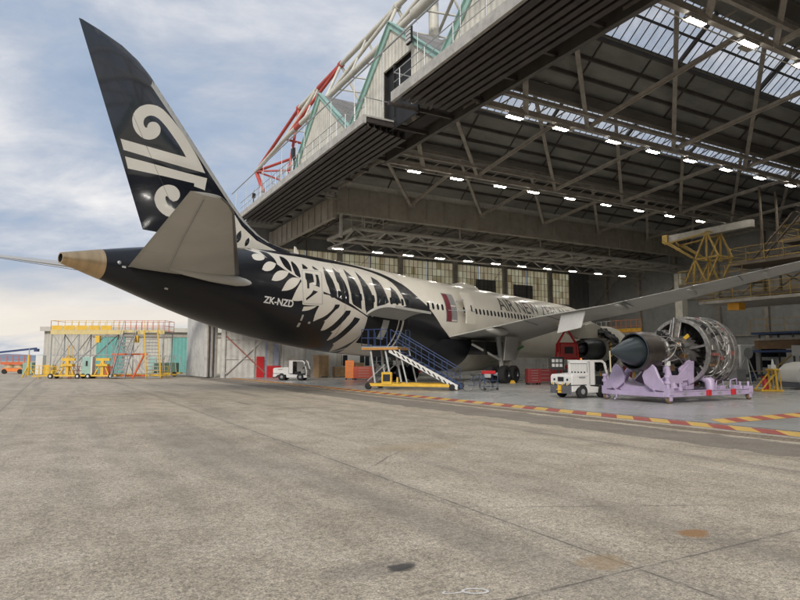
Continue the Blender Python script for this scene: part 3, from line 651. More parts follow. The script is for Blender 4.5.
FERN=[('w',[(53.83,1.252),(53.64,1.231),(53.32,1.243),(52.74,1.375),(52.59,1.228),(52.30,1.101),(52.04,1.073),(51.77,1.045),(51.46,1.033),(51.14,1.020),(50.78,1.020),(50.41,1.020),(50.05,1.010),(49.67,1.005),(49.32,0.986),(48.95,0.971),(48.55,0.967),(48.13,0.966),(47.68,0.976),(47.22,0.988),(46.76,0.992),(46.29,0.998),(45.84,0.992),(45.36,0.992),(44.97,0.975),(44.57,0.957),(44.24,0.931),(43.89,0.908),(43.61,0.869),(43.31,0.833),(42.77,0.749),(42.40,0.652),(42.17,0.551),(41.98,0.439),(41.80,0.325),(41.68,0.229),(41.59,0.112),(42.44,0.035),(43.01,0.006),(43.59,-0.003),(44.22,-0.072),(44.54,-0.137),(44.85,-0.201),(45.14,-0.266),(45.50,-0.230),(45.85,-0.195),(46.37,-0.136),(46.93,-0.064),(47.49,-0.010),(47.90,0.018),(48.29,0.047),(48.59,0.064),(48.89,0.081),(49.19,0.098),(49.53,0.127),(49.85,0.159),(50.14,0.191),(50.42,0.225),(50.68,0.261),(50.95,0.296),(51.26,0.352),(51.57,0.409),(51.93,0.497),(52.23,0.598),(52.53,0.706),(52.80,0.827),(53.05,0.943),(53.30,1.039),(53.53,1.154),(53.68,1.265),(53.99,1.266),(54.07,1.224),(53.95,1.318)]),
('b',[(53.58,1.316),(53.53,1.287),(53.36,1.362),(53.27,1.384),(53.49,1.334),(53.63,1.310),(53.52,1.382)]),
('b',[(53.41,1.220),(53.17,1.274),(53.13,1.251),(53.19,1.154),(53.41,1.177)]),
('b',[(52.77,1.125),(52.60,1.120),(52.48,1.099),(52.37,1.053),(52.32,0.980),(52.29,0.892),(52.26,0.813),(52.25,0.739),(52.25,0.670),(52.30,0.569),(52.45,0.619),(52.57,0.662),(52.70,0.764),(52.79,0.914)]),
('b',[(51.72,0.930),(51.53,0.912),(51.44,0.876),(51.38,0.817),(51.35,0.751),(51.36,0.673),(51.37,0.591),(51.45,0.447),(51.65,0.494),(51.75,0.534),(51.83,0.585),(51.86,0.647),(51.84,0.768)]),
('b',[(51.16,0.765),(51.01,0.738),(50.94,0.695),(50.89,0.630),(50.87,0.561),(50.87,0.488),(50.90,0.421),(50.96,0.330),(51.17,0.372),(51.26,0.407),(51.27,0.456),(51.29,0.514),(51.26,0.628)]),
('b',[(50.39,0.740),(50.28,0.709),(50.21,0.680),(50.10,0.625),(50.25,0.586),(50.37,0.572),(50.57,0.568)]),
('b',[(49.68,0.715),(49.52,0.685),(49.42,0.653),(49.24,0.588),(49.40,0.589),(49.52,0.597),(49.65,0.611),(49.72,0.639)]),
('b',[(48.75,0.754),(48.68,0.689),(48.63,0.638),(48.58,0.574),(48.54,0.510),(48.51,0.445),(48.47,0.375),(48.43,0.304),(48.36,0.238),(48.28,0.177),(48.27,0.128),(48.32,0.075),(48.52,0.091),(48.66,0.110),(48.79,0.138),(48.91,0.201),(49.01,0.304),(49.01,0.445),(48.94,0.584)]),
('b',[(47.95,0.775),(47.84,0.714),(47.73,0.681),(47.54,0.632),(47.76,0.480),(47.89,0.349),(48.03,0.360),(48.08,0.376),(48.11,0.397),(48.11,0.447),(48.09,0.529),(48.05,0.620)]),
('b',[(51.05,0.809),(51.00,0.732),(50.97,0.666),(50.93,0.590),(50.90,0.524),(50.89,0.460),(50.88,0.411),(50.90,0.352),(51.04,0.375),(51.12,0.405),(51.16,0.458),(51.17,0.525),(51.15,0.606),(51.11,0.688)]),
('b',[(48.76,0.744),(48.63,0.619),(48.54,0.525),(48.45,0.419),(48.39,0.318),(48.34,0.220),(48.30,0.127),(48.24,-0.005),(48.62,0.027),(48.78,0.070),(48.87,0.133),(48.92,0.208),(48.94,0.294),(48.94,0.387),(48.92,0.535)]),
('b',[(47.91,0.771),(47.69,0.641),(47.56,0.543),(47.44,0.436),(47.37,0.330),(47.30,0.229),(47.27,0.123),(47.27,-0.045),(47.89,-0.006),(47.95,0.124),(47.99,0.232),(48.01,0.365),(48.02,0.510),(48.01,0.629)]),
('b',[(46.92,0.809),(46.67,0.685),(46.52,0.591),(46.39,0.486),(46.28,0.375),(46.21,0.256),(46.19,0.114),(46.18,-0.006),(46.13,-0.123),(46.66,-0.075),(46.90,-0.047),(46.98,-0.022),(47.06,0.049),(47.09,0.169),(47.12,0.300),(47.10,0.454),(47.05,0.599)]),
('b',[(45.84,0.822),(45.74,0.728),(45.59,0.650),(45.43,0.534),(45.25,0.419),(45.12,0.302),(45.02,0.184),(44.98,0.055),(44.99,-0.083),(45.03,-0.183),(45.19,-0.276),(45.61,-0.194),(45.80,-0.094),(45.87,0.055),(45.92,0.205),(45.93,0.364),(45.93,0.490),(45.94,0.629)]),
('b',[(44.47,0.729),(43.98,0.637),(43.79,0.541),(43.69,0.418),(43.60,0.299),(43.53,0.214),(43.43,0.130),(44.15,0.030),(44.47,-0.001),(44.70,0.007),(44.65,0.171),(44.64,0.283),(44.67,0.460),(44.61,0.584)]),
('b',[(42.87,0.528),(42.47,0.422),(42.30,0.337),(42.20,0.240),(42.12,0.182),(42.13,0.148),(42.72,0.128),(43.29,0.108),(43.13,0.277),(43.01,0.382)]),
('w',[(53.66,0.837),(53.52,0.899),(53.38,0.930),(53.20,0.951),(53.06,0.945),(52.94,0.910),(52.89,0.864),(52.86,0.796),(53.02,0.728),(53.17,0.696),(53.34,0.679),(53.50,0.676),(53.63,0.692),(53.69,0.733)]),
('w',[(52.33,0.632),(52.50,0.672),(52.63,0.683),(52.78,0.675),(52.95,0.640),(53.12,0.583),(53.26,0.520),(53.40,0.422),(53.25,0.389),(53.11,0.389),(52.96,0.405),(52.80,0.435),(52.65,0.476),(52.52,0.528)]),
('w',[(51.66,0.437),(51.88,0.460),(52.05,0.462),(52.25,0.448),(52.44,0.415),(52.61,0.365),(52.75,0.302),(52.93,0.182),(52.72,0.173),(52.55,0.183),(52.35,0.210),(52.16,0.248),(52.00,0.293),(51.84,0.349)]),
('w',[(50.96,0.305),(51.23,0.323),(51.39,0.321),(51.55,0.307),(51.73,0.268),(51.91,0.211),(52.08,0.131),(52.31,-0.024),(52.00,-0.002),(51.80,0.023),(51.61,0.056),(51.42,0.104),(51.24,0.166),(51.11,0.222)]),
('w',[(50.84,0.130),(50.87,0.204),(50.98,0.233),(51.20,0.116),(51.33,0.045),(51.46,-0.050),(51.60,-0.192),(51.33,-0.189),(51.14,-0.179),(50.86,-0.152),(50.81,-0.079),(50.81,0.006)]),
('w',[(50.72,-0.278),(50.77,-0.378),(50.51,-0.356),(50.32,-0.332),(50.13,-0.297),(49.97,-0.263),(49.79,-0.212),(50.10,-0.234),(50.42,-0.256)]),
('w',[(49.35,0.058),(48.98,0.053),(48.65,0.031),(48.26,-0.011),(47.84,-0.047),(47.41,-0.080),(46.96,-0.117),(46.49,-0.158),(46.00,-0.206),(45.62,-0.248),(45.22,-0.290),(45.15,-0.409),(45.18,-0.495),(45.27,-0.589),(45.35,-0.689),(45.41,-0.797),(45.48,-0.903),(45.55,-1.011),(45.68,-1.124),(45.84,-1.247),(45.99,-1.361),(46.20,-1.530),(46.79,-1.248),(47.02,-1.083),(47.47,-0.999),(47.69,-0.973),(47.90,-0.976),(47.94,-0.846),(47.92,-0.730),(48.25,-0.719),(48.50,-0.721),(48.90,-0.733),(48.91,-0.616),(48.90,-0.504),(49.19,-0.514),(49.40,-0.527),(49.76,-0.553),(49.80,-0.411),(49.76,-0.320),(49.66,-0.230),(49.57,-0.125),(49.46,-0.033)]),
('b',[(48.42,-0.116),(48.05,-0.098),(48.07,-0.147),(48.15,-0.182),(48.31,-0.220),(48.52,-0.303),(48.79,-0.432),(49.04,-0.522),(49.27,-0.573),(49.50,-0.591),(49.81,-0.574),(49.50,-0.495),(49.15,-0.421),(48.92,-0.357),(48.70,-0.278),(48.53,-0.208)]),
('b',[(47.49,-0.199),(47.07,-0.181),(47.10,-0.237),(47.14,-0.274),(47.25,-0.310),(47.38,-0.377),(47.57,-0.474),(47.73,-0.569),(47.90,-0.659),(48.10,-0.722),(48.33,-0.759),(48.56,-0.770),(48.87,-0.747),(48.61,-0.701),(48.43,-0.637),(48.21,-0.546),(48.00,-0.444),(47.76,-0.334),(47.60,-0.259)]),
('b',[(46.65,-0.302),(46.13,-0.319),(46.20,-0.374),(46.26,-0.415),(46.40,-0.480),(46.66,-0.628),(46.82,-0.731),(46.97,-0.841),(47.10,-0.948),(47.28,-1.108),(47.88,-0.993),(47.63,-0.897),(47.47,-0.809),(47.31,-0.702),(47.14,-0.593),(46.92,-0.483),(46.77,-0.397)]),
('b',[(45.42,-0.579),(45.18,-0.615),(45.25,-0.770),(45.37,-0.876),(45.56,-0.985),(45.74,-1.091),(45.91,-1.196),(46.07,-1.301),(46.32,-1.452),(46.30,-1.222),(46.18,-1.102),(46.03,-0.987),(45.85,-0.890),(45.71,-0.794),(45.58,-0.706)]),
('w',[(45.69,-1.250),(45.77,-1.074),(45.71,-0.901),(45.59,-0.759),(45.51,-0.664),(45.39,-0.574),(44.97,-0.594),(44.54,-0.617),(44.30,-0.731),(43.98,-0.859),(43.58,-1.008),(43.00,-1.198),(42.14,-1.460),(42.61,-1.454),(43.05,-1.456),(43.48,-1.456),(43.90,-1.460),(44.30,-1.467),(44.68,-1.478),(45.05,-1.493),(45.41,-1.507)]),
('w',[(50.90,0.321),(50.82,0.428),(50.70,0.544),(50.59,0.578),(50.25,0.585),(49.89,0.596),(49.53,0.606),(49.13,0.606),(49.05,0.570),(49.17,0.461),(49.26,0.360),(49.32,0.265),(49.35,0.174),(49.37,0.086),(49.36,0.002),(49.34,-0.082),(49.30,-0.165),(49.36,-0.185),(49.74,-0.205),(50.09,-0.218),(50.42,-0.231),(50.78,-0.239),(50.84,-0.228),(50.89,-0.138),(50.94,-0.048),(50.96,0.040),(50.96,0.131),(50.94,0.223)]),
('g',[(50.70,0.520),(50.60,0.547),(50.25,0.563),(49.93,0.568),(49.59,0.577),(49.22,0.577),(49.13,0.550),(49.26,0.431),(49.35,0.323),(49.41,0.221),(49.43,0.126),(49.43,0.032),(49.42,-0.060),(49.38,-0.150),(49.43,-0.167),(49.78,-0.184),(50.09,-0.196),(50.42,-0.208),(50.75,-0.216),(50.81,-0.206),(50.86,-0.122),(50.88,-0.038),(50.91,0.046),(50.90,0.133),(50.89,0.223),(50.84,0.317),(50.78,0.415)]),
('w',[(50.66,0.511),(50.58,0.532),(50.25,0.546),(49.95,0.549),(49.62,0.559),(49.28,0.558),(49.21,0.534),(49.34,0.415),(49.42,0.309),(49.48,0.206),(49.49,0.111),(49.50,0.017),(49.46,-0.141),(49.49,-0.151),(49.81,-0.168),(50.11,-0.179),(50.40,-0.190),(50.70,-0.199),(50.76,-0.189),(50.81,-0.097),(50.84,-0.004),(50.85,0.090),(50.84,0.188),(50.81,0.289),(50.75,0.395)]),
('b',[(50.50,0.477),(49.96,0.478),(49.95,0.429),(49.97,0.378),(49.99,0.286),(50.13,0.269),(50.23,0.257),(50.37,0.237),(50.41,0.123),(50.56,0.115),(50.54,0.240),(50.54,0.298),(50.58,0.328),(50.57,0.376)]),
('b',[(49.75,0.476),(49.53,0.475),(49.56,0.346),(49.57,0.276),(49.62,0.184),(49.91,0.205),(50.20,0.226),(49.89,0.217),(49.80,0.313),(49.76,0.378)]),
('b',[(50.12,0.102),(49.78,0.084),(50.05,0.014),(50.34,-0.064),(50.61,-0.140),(50.64,-0.096),(50.38,-0.015),(50.25,0.035)])]
FRONT=[(62.8,PI/2),(50.2,PI/2),(48.44,1.40),(46.9,1.26),(44.9,1.15),(42.9,.97),(41.14,.66),(39.77,.326),(39.0,.187),(37.2,-.251),(35.3,-.58),(32.6,-1.0),(31,-1.25),(30.5,-PI/2),(62.8,-PI/2)]
def build_fuselage():
    regs=[('b',FRONT)]+[(c,p) for c,p in FERN]
    pts=[];edges=[]
    us=list(np.arange(.05,3,.25))+list(np.arange(3,30,.9))+list(np.arange(30,62.7,.33))+[62.79]
    vs_=np.linspace(-PI/2,PI/2,41)
    for u in us:
        for v in vs_: pts.append((u,v*K))
    nb=len(pts)
    # border edges
    nv=len(vs_); nu=len(us)
    edges+=[(i,i+1) for i in range(nv-1)]+[((nu-1)*nv+i,(nu-1)*nv+i+1) for i in range(nv-1)]
    edges+=[(i*nv,(i+1)*nv) for i in range(nu-1)]+[(i*nv+nv-1,(i+1)*nv+nv-1) for i in range(nu-1)]
    for c,p in regs:
        q=[(min(max(a,.06),62.78),min(max(b,-PI/2+.002),PI/2-.002)*K) for a,b in p]; o=len(pts); n=len(q)
        if c=='b' and p is FRONT:
            # resample smoothly
            q2=[]
            for i in range(n-1):
                a,b=np.array(q[i]),np.array(q[i+1]); k=max(1,int(np.linalg.norm(b-a)/.4))
                if 1<=i<=12: q2+= [tuple(a+(b-a)*j/k) for j in range(k)]
            pts+=q2; edges+=[(o+i,o+i+1) for i in range(len(q2)-1)]
        else:
            pts+=q; edges+=[(o+i,o+(i+1)%n) for i in range(n)]
    co,_,fc,*_r=geometry.delaunay_2d_cdt([Vector(p) for p in pts],edges,[],1,1e-4)
    P=np.array([(c.x,c.y) for c in co]); tri=[f for f in fc]
    cen=np.array([P[list(f)].mean(0) for f in tri]); mi=np.zeros(len(tri),int)
    for c,p in regs:
        ins=pip(cen[:,0],cen[:,1],np.array([(a,b*K) for a,b in p])); mi[ins]={'b':1,'w':2,'g':3}[c]
    st=P[:,0]; ph=P[:,1]/K
    T_=np.interp(st,_s,_sm[:,0]);B_=np.interp(st,_s,_sm[:,1]);H_=np.interp(st,_s,_sm[:,2]); zc=(T_+B_)/2;hz=(T_-B_)/2
    X=62.8-st; Y=-H_*np.cos(ph); Z=zc+hz*np.sin(ph)
    e=.3
    def rr(s): return np.interp(s,_s,_sm[:,0]),np.interp(s,_s,_sm[:,1]),np.interp(s,_s,_sm[:,2])
    Ta,Ba,Ha=rr(np.clip(st-e,0,62.8));Tb,Bb,Hb=rr(np.clip(st+e,0,62.8)); ds=np.clip(st+e,0,62.8)-np.clip(st-e,0,62.8)
    dX=-np.ones_like(st); dY=-(Hb-Ha)/ds*np.cos(ph); dZ=((Tb+Bb)-(Ta+Ba))/2/ds+((Tb-Bb)-(Ta-Ba))/2/ds*np.sin(ph)
    tY=H_*np.sin(ph); tZ=hz*np.cos(ph)
    nrm=np.stack([dY*tZ-dZ*tY,dZ*0-dX*tZ,dX*tY-dY*0],1); nrm/=np.linalg.norm(nrm,axis=1,keepdims=True)+1e-9
    out=np.stack([0*X,-np.cos(ph),np.sin(ph)],1); sg=np.sign((nrm*out).sum(1)); nrm*=sg[:,None]
    V=np.stack([X,Y,Z],1); n=len(V); V2=V*[1,-1,1]; N2=nrm*[1,-1,1]
    F=[];Mi=[]
    for f,m_ in zip(tri,mi):
        a,b,c=f[0],f[1],f[2]; 
        nn=np.cross(V[b]-V[a],V[c]-V[a]); 
        g_=tuple(f) if nn.dot(out[a])>0 else tuple(reversed(f))
        F.append(g_);Mi.append(m_); F.append(tuple(n+i for i in reversed(g_))); Mi.append(m_)
    me=bpy.data.meshes.new('fuselage'); me.from_pydata([tuple(v) for v in V]+[tuple(v) for v in V2],[],F); me.update()
    for k in ('jet_white','jet_black','fern','jet_grey_l'): me.materials.append(M[k])
    me.polygons.foreach_set('material_index',Mi); me.polygons.foreach_set('use_smooth',[True]*len(F))
    me.normals_split_custom_set_from_vertices([tuple(v) for v in nrm]+[tuple(v) for v in N2])
    o=bpy.data.objects.new('fuselage',me); COL.objects.link(o); o.parent=jet; return o
fus=build_fuselage()
# tail cone tip: bare tinted metal
q=MB(); n=40
ss=[61.12]+list(np.arange(61.2,62.9,.2))+[62.82]
for i,s_ in enumerate(ss):
    for k in range(n): q.v.append(tuple(sv(min(s_,62.8),2*PI*k/n,.012)+Vector((62.8-s_-(62.8-min(s_,62.8)),0,0))))
for i in range(len(ss)-1):
    for k in range(n): q.f.append((i*n+k,i*n+(k+1)%n,(i+1)*n+(k+1)%n,(i+1)*n+k)); q.m.append(0)
o_=len(q.v); zc=(6.44+5.97)/2
for (dx,r_) in ((0,.20),(.6,.17)):
    for k in range(n): q.v.append((-.02+dx,-r_*math.cos(2*PI*k/n),zc+r_*.95*math.sin(2*PI*k/n)))
b_=(len(ss)-1)*n
for k in range(n):
    q.f.append((b_+k,b_+(k+1)%n,o_+(k+1)%n,o_+k)); q.m.append(0); q.f.append((o_+k,o_+(k+1)%n,o_+n+(k+1)%n,o_+n+k)); q.m.append(1)
q.f.append(tuple(o_+n+k for k in range(n))); q.m.append(1)
jpart(q,'tail_cone',['titan','black_int'],smooth=True)
def wrap_patch(name,corners,m,off,nu=6,nv=8,parent=None):
    """patch on the skin: corners in (station, angle): st0,st1,ph0,ph1"""
    s0,s1,p0,p1=corners; q=MB(); 
    for i in range(nu+1):
        for j in range(nv+1): q.v.append(tuple(sv(s0+(s1-s0)*i/nu,p0+(p1-p0)*j/nv,off)))
    for i in range(nu):
        for j in range(nv): q.f.append((i*(nv+1)+j,(i+1)*(nv+1)+j,(i+1)*(nv+1)+j+1,i*(nv+1)+j+1)); q.m.append(0)
    return jpart(q,name,m,parent,smooth=True)
def phz(st,z):
    t,b,h=sec(st); return math.asin(max(-1,min(1,(z-(t+b)/2)/((t-b)/2))))
# cabin windows, starboard row
WINZ=5.66
def cabin_window(st):
    q=MB(); w_,h_=.145,.235; n=14; ring=[]
    for k in range(n):
        g=2*PI*k/n; cx=math.copysign(abs(math.cos(g))**.6,math.cos(g))*w_; cz=math.copysign(abs(math.sin(g))**.6,math.sin(g))*h_
        ring.append(sv(st+cx,phz(st,WINZ+cz),.008))
    q.add(ring,[tuple(range(n))]); return jpart(q,'window','glass')
for k in range(78):
    st=8.3+.612*k
    if any(abs(st-d)<.95 for d in (9.0,17.6,35.0)) or st>49: continue
    if 39.5<st<41: continue
    cabin_window(st)
# passenger door ahead of the wing root and the aft door outlines
def door_lines(s0,s1,z0,z1,m='jet_grey',tilt=0):
    q=MB(); 
    pts=[(s0,z0),(s1,z0),(s1,z1),(s0,z1)]
    path=[]
    for i in range(4):
        a,b=pts[i],pts[(i+1)%4]; 
        for j in range(8): f=j/8; path.append((a[0]+(b[0]-a[0])*f,a[1]+(b[1]-a[1])*f))
    path.append(path[0]); q.tube([sv(s,phz(s,z),.004) for s,z in path],.022,5); return jpart(q,'door_outline',m)
# open mid-cabin door: dark red lined aperture and the white leaf pushed forward
D3=(35.15,36.55,4.62,6.78)
wrap_patch('door_aperture',(D3[0]-.05,D3[1]+.1,phz(36,4.62),phz(36,6.80)),'grey',.006)
wrap_patch('door_blanking_cover',(D3[0]+.75,D3[1]+.02,phz(36,4.66),phz(36,6.74)),mat('dark_red_cover',(.17,.02,.035),.75,0,.3,3),.02)
q=MB(); q.add([sv(35.9,phz(36,z),.02) for z in (4.7,)]+[sv(35.2,phz(36,4.7),.02),sv(35.2,phz(36,5.9),.02),sv(35.9,phz(36,5.9),.02)],[(0,1,2,3)]); jpart(q,'door_net','jet_white')
q=MB(); n=8
for side in (0,1):
    for i in range(5):
        for j in range(n+1):
            s_=33.35+1.25*i/4; z=4.62+2.1*j/n; v=sv(s_,phz(s_,z),.42+.14*side-.0); q.v.append(tuple(v))
N_=5*(n+1)
for i in range(4):
    for j in range(n):
        a=i*(n+1)+j; q.f+= [(a,a+1,a+n+2,a+n+1),(N_+a,N_+a+n+1,N_+a+n+2,N_+a+1)]; q.m+=[0,0]
for j in range(n): q.f+=[(j,N_+j,N_+j+1,j+1),(4*(n+1)+j,4*(n+1)+j+1,N_+4*(n+1)+j+1,N_+4*(n+1)+j)]; q.m+=[0,0]
for i in range(4): a=i*(n+1);q.f+=[(a,a+n+1,N_+a+n+1,N_+a),(a+n,N_+a+n,N_+a+n+n+1,a+n+n+1)]; q.m+=[0,0]
dleaf=jpart(q,'open_door','jet_white',smooth=True)
q=MB(); q.add([sv(33.85+dx,phz(34,5.66+dz),.575) for dx,dz in ((-.1,-.2),(.1,-.2),(.1,.2),(-.1,.2))],[(0,1,2,3)]); jpart(q,'window','glass',dleaf)
q=MB(); q.tube([sv(35.1,phz(35,5.5),.1),sv(34.5,phz(35,5.5),.5)],.05,6); q.tube([sv(35.1,phz(35,6.2),.1),sv(34.5,phz(35,6.2),.5)],.05,6); q.tube([sv(36.5,phz(35,5.45),.12),sv(33.4,phz(35,5.45),.62)],.025,6); jpart(q,'door_hinge_arm','galv')
for st_ in (41.2,47.6):
    q=MB(); q.tube([sv(st_,p,.0015) for p in np.linspace(-1.5,1.5,40)],.009,4); jpart(q,'skin_joint',M['seam'])
# small fittings under the aft door
for s_,p_,l_ in ((50.6,-.52,.28),(50.62,-.70,.22),(50.0,-.60,.1),(60.4,-.1,.2),(58.4,-.6,.14)):
    wrap_patch('service_panel',(s_-.08 if l_<.25 else s_-.04,s_+.08,p_-l_*.25,p_+l_*.25),'jet_grey_l',.012,2,3)
q=MB(); 
for s_ in (60.6,): q.lathe([(0,.09),(.03,.09),(.06,.05),(.07,0)],sv(s_,.1,.0),(0,-1,.2),14)
jpart(q,'tail_light_lens','galv')
# lettering wrapped on the skin
def skin_text(txt,st0,ph0,size,sx,name,m,slope=0.,off=.014,bold=.012):
    v,f=text_mesh(txt,1.0,0,bold); q=MB()
    bm=bmesh.new(); vv=[bm.verts.new(x) for x in v]
    for p in f:
        try: bm.faces.new([vv[i] for i in p])
        except Exception: pass
    bmesh.ops.triangulate(bm,faces=bm.faces)
    bmesh.ops.subdivide_edges(bm,edges=[e for e in bm.edges if e.calc_length()>.3],cuts=2,use_grid_fill=True)
    bm.verts.ensure_lookup_table(); bm.verts.index_update(); w_=max(x.co.x for x in bm.verts)
    for x in bm.verts:
        s_=st0-x.co.x*size*sx; q.v.append(tuple(sv(s_,ph0+x.co.y*size/2.95+slope*(x.co.x/w_),off)))
    for p in bm.faces: q.f.append(tuple(a.index for a in p.verts)); q.m.append(0)
    bm.free(); return jpart(q,name,m)
skin_text('ZK-NZD',53.33,-.345,.62,.80,'registration_lettering','lettering_w',.012,bold=.03)
skin_text('AIR NEW ZEALAND',27.85,.36,1.85,1.05,'airline_lettering','lettering_b')
q=MB(); q.lathe([(0,1.1),(.18,1.0),(.35,.75),(.48,.35),(.5,0)],(62.8-29.5,0,7.92),(0,0,1),20)
o=jpart(q,'satcom_radome','jet_white',smooth=True); o.scale=(2.0,.8,1); o.location=(-(62.8-29.5),0,0)
for s_ in (49.2,51.6): 
    q=MB(); q.prism([(0,0),(.45,0),(.12,.55),(0,.58)],(62.8-s_,.03,8.15),(1,0,0),(0,0,1),(0,-.06,0)); jpart(q,'blade_antenna','jet_white')
# ---------------- fin
FT=[(7.2,58.9),(17.34,62.6)]
LEF=[(47.6,8.1),(49.5,8.38),(51.0,8.6),(51.9,8.92),(52.98,9.6),(54.04,10.63),(56.05,12.77),(57.29,14.09),(58.5,15.35),(59.05,15.93),(59.7,16.45),(60.54,16.88),(61.62,17.18),(62.4,17.33)]
def fin_le(z): return float(np.interp(z,[p[1] for p in LEF],[p[0] for p in LEF]))
def fin_te(z): return float(np.interp(z,[7.2,17.34],[58.75,62.6]))
KORU=[[(55.78,11.70),(56.03,12.11),(56.17,12.32),(56.29,12.48),(56.44,12.68),(56.72,13.00),(57.15,13.47),(57.44,13.74),(57.71,13.97),(57.98,14.17),(58.19,14.30),(58.31,14.37),(58.43,14.41),(58.55,14.44),(58.66,14.46),(58.77,14.45),(58.89,14.44),(59.01,14.41),(59.13,14.38),(59.25,14.33),(59.35,14.27),(59.45,14.20),(59.55,14.13),(59.63,14.04),(59.70,13.95),(59.77,13.86),(59.82,13.75),(59.86,13.65),(59.89,13.54),(59.90,13.43),(59.90,13.32),(59.88,13.22),(59.86,13.12),(59.83,13.03),(59.78,12.94),(59.73,12.86),(59.67,12.79),(59.60,12.73),(59.52,12.68),(59.44,12.64),(59.35,12.61),(59.26,12.59),(59.17,12.59),(59.07,12.60),(58.98,12.62),(58.89,12.66),(58.79,12.71),(58.71,12.77),(58.63,12.84),(58.57,12.92),(58.51,13.00),(58.47,13.09),(58.45,13.16),(58.44,13.24),(58.44,13.30),(58.45,13.37),(58.47,13.42),(58.50,13.47),(58.54,13.51),(58.58,13.55),(58.64,13.57),(58.69,13.59),(58.76,13.59),(58.82,13.58),(58.88,13.57),(58.93,13.54),(58.99,13.51),(59.03,13.47),(59.07,13.43),(59.10,13.37),(59.15,13.25),(59.12,13.20),(59.23,13.16),(59.29,13.23),(59.32,13.28),(59.33,13.33),(59.34,13.38),(59.34,13.44),(59.33,13.50),(59.31,13.56),(59.29,13.61),(59.25,13.66),(59.21,13.71),(59.16,13.76),(59.11,13.79),(59.04,13.83),(58.97,13.86),(58.90,13.87),(58.83,13.88),(58.76,13.87),(58.69,13.86),(58.62,13.84),(58.54,13.81),(58.47,13.77),(58.39,13.72),(58.30,13.66),(58.17,13.56),(57.94,13.35),(57.61,13.03),(57.41,12.82),(57.14,12.50),(56.96,12.26),(57.32,12.25),(60.41,12.27),(60.24,11.77),(58.78,11.72)],
[(60.15,11.47),(59.05,11.46),(57.44,11.43),(55.66,11.45),(55.80,10.74),(55.87,10.77),(55.94,10.78),(56.02,10.79),(56.16,10.80),(56.45,10.82),(56.44,10.99),(56.80,10.98),(58.17,10.97),(59.98,10.92)],
[(57.24,10.25),(57.26,10.32),(57.29,10.38),(57.34,10.45),(57.41,10.51),(57.49,10.56),(57.57,10.59),(57.67,10.60),(57.77,10.60),(57.88,10.59),(57.98,10.56),(58.08,10.52),(58.17,10.47),(58.26,10.41),(58.34,10.33),(58.41,10.25),(58.47,10.16),(58.52,10.07),(58.55,9.97),(58.58,9.88),(58.59,9.79),(58.59,9.70),(58.57,9.61),(58.54,9.52),(58.50,9.43),(58.46,9.35),(58.40,9.28),(58.34,9.21),(58.27,9.15),(58.19,9.10),(58.12,9.05),(58.03,9.02),(57.95,8.98),(57.86,8.97),(57.78,8.96),(57.70,8.97),(57.62,8.99),(57.54,9.02),(57.47,9.06),(57.38,9.12),(57.23,9.24),(57.21,9.55),(57.29,9.49),(57.35,9.46),(57.40,9.44),(57.46,9.43),(57.53,9.42),(57.59,9.43),(57.66,9.44),(57.72,9.47),(57.78,9.50),(57.84,9.54),(57.88,9.59),(57.92,9.64),(57.95,9.69),(57.98,9.75),(58.00,9.79),(58.01,9.85),(58.02,9.94),(57.94,10.00),(57.86,9.93),(57.81,9.89),(57.77,9.86),(57.71,9.83),(57.60,9.78),(57.47,9.83),(57.41,9.86),(57.36,9.90),(57.32,9.95),(57.29,10.00),(57.26,10.06),(57.24,10.12),(57.24,10.18)]]
def fin_half(st,z):
    le,te=fin_le(z),fin_te(z); c=max(te-le,.05); x=min(max((st-le)/c,0),1)
    tmax=(.055*min(c,7.2)+.02)
    return tmax*(2.969*math.sqrt(x)*.5-.63*x-1.758*x*x+1.4215*x**3-.5075*x**4)*1.0+.002
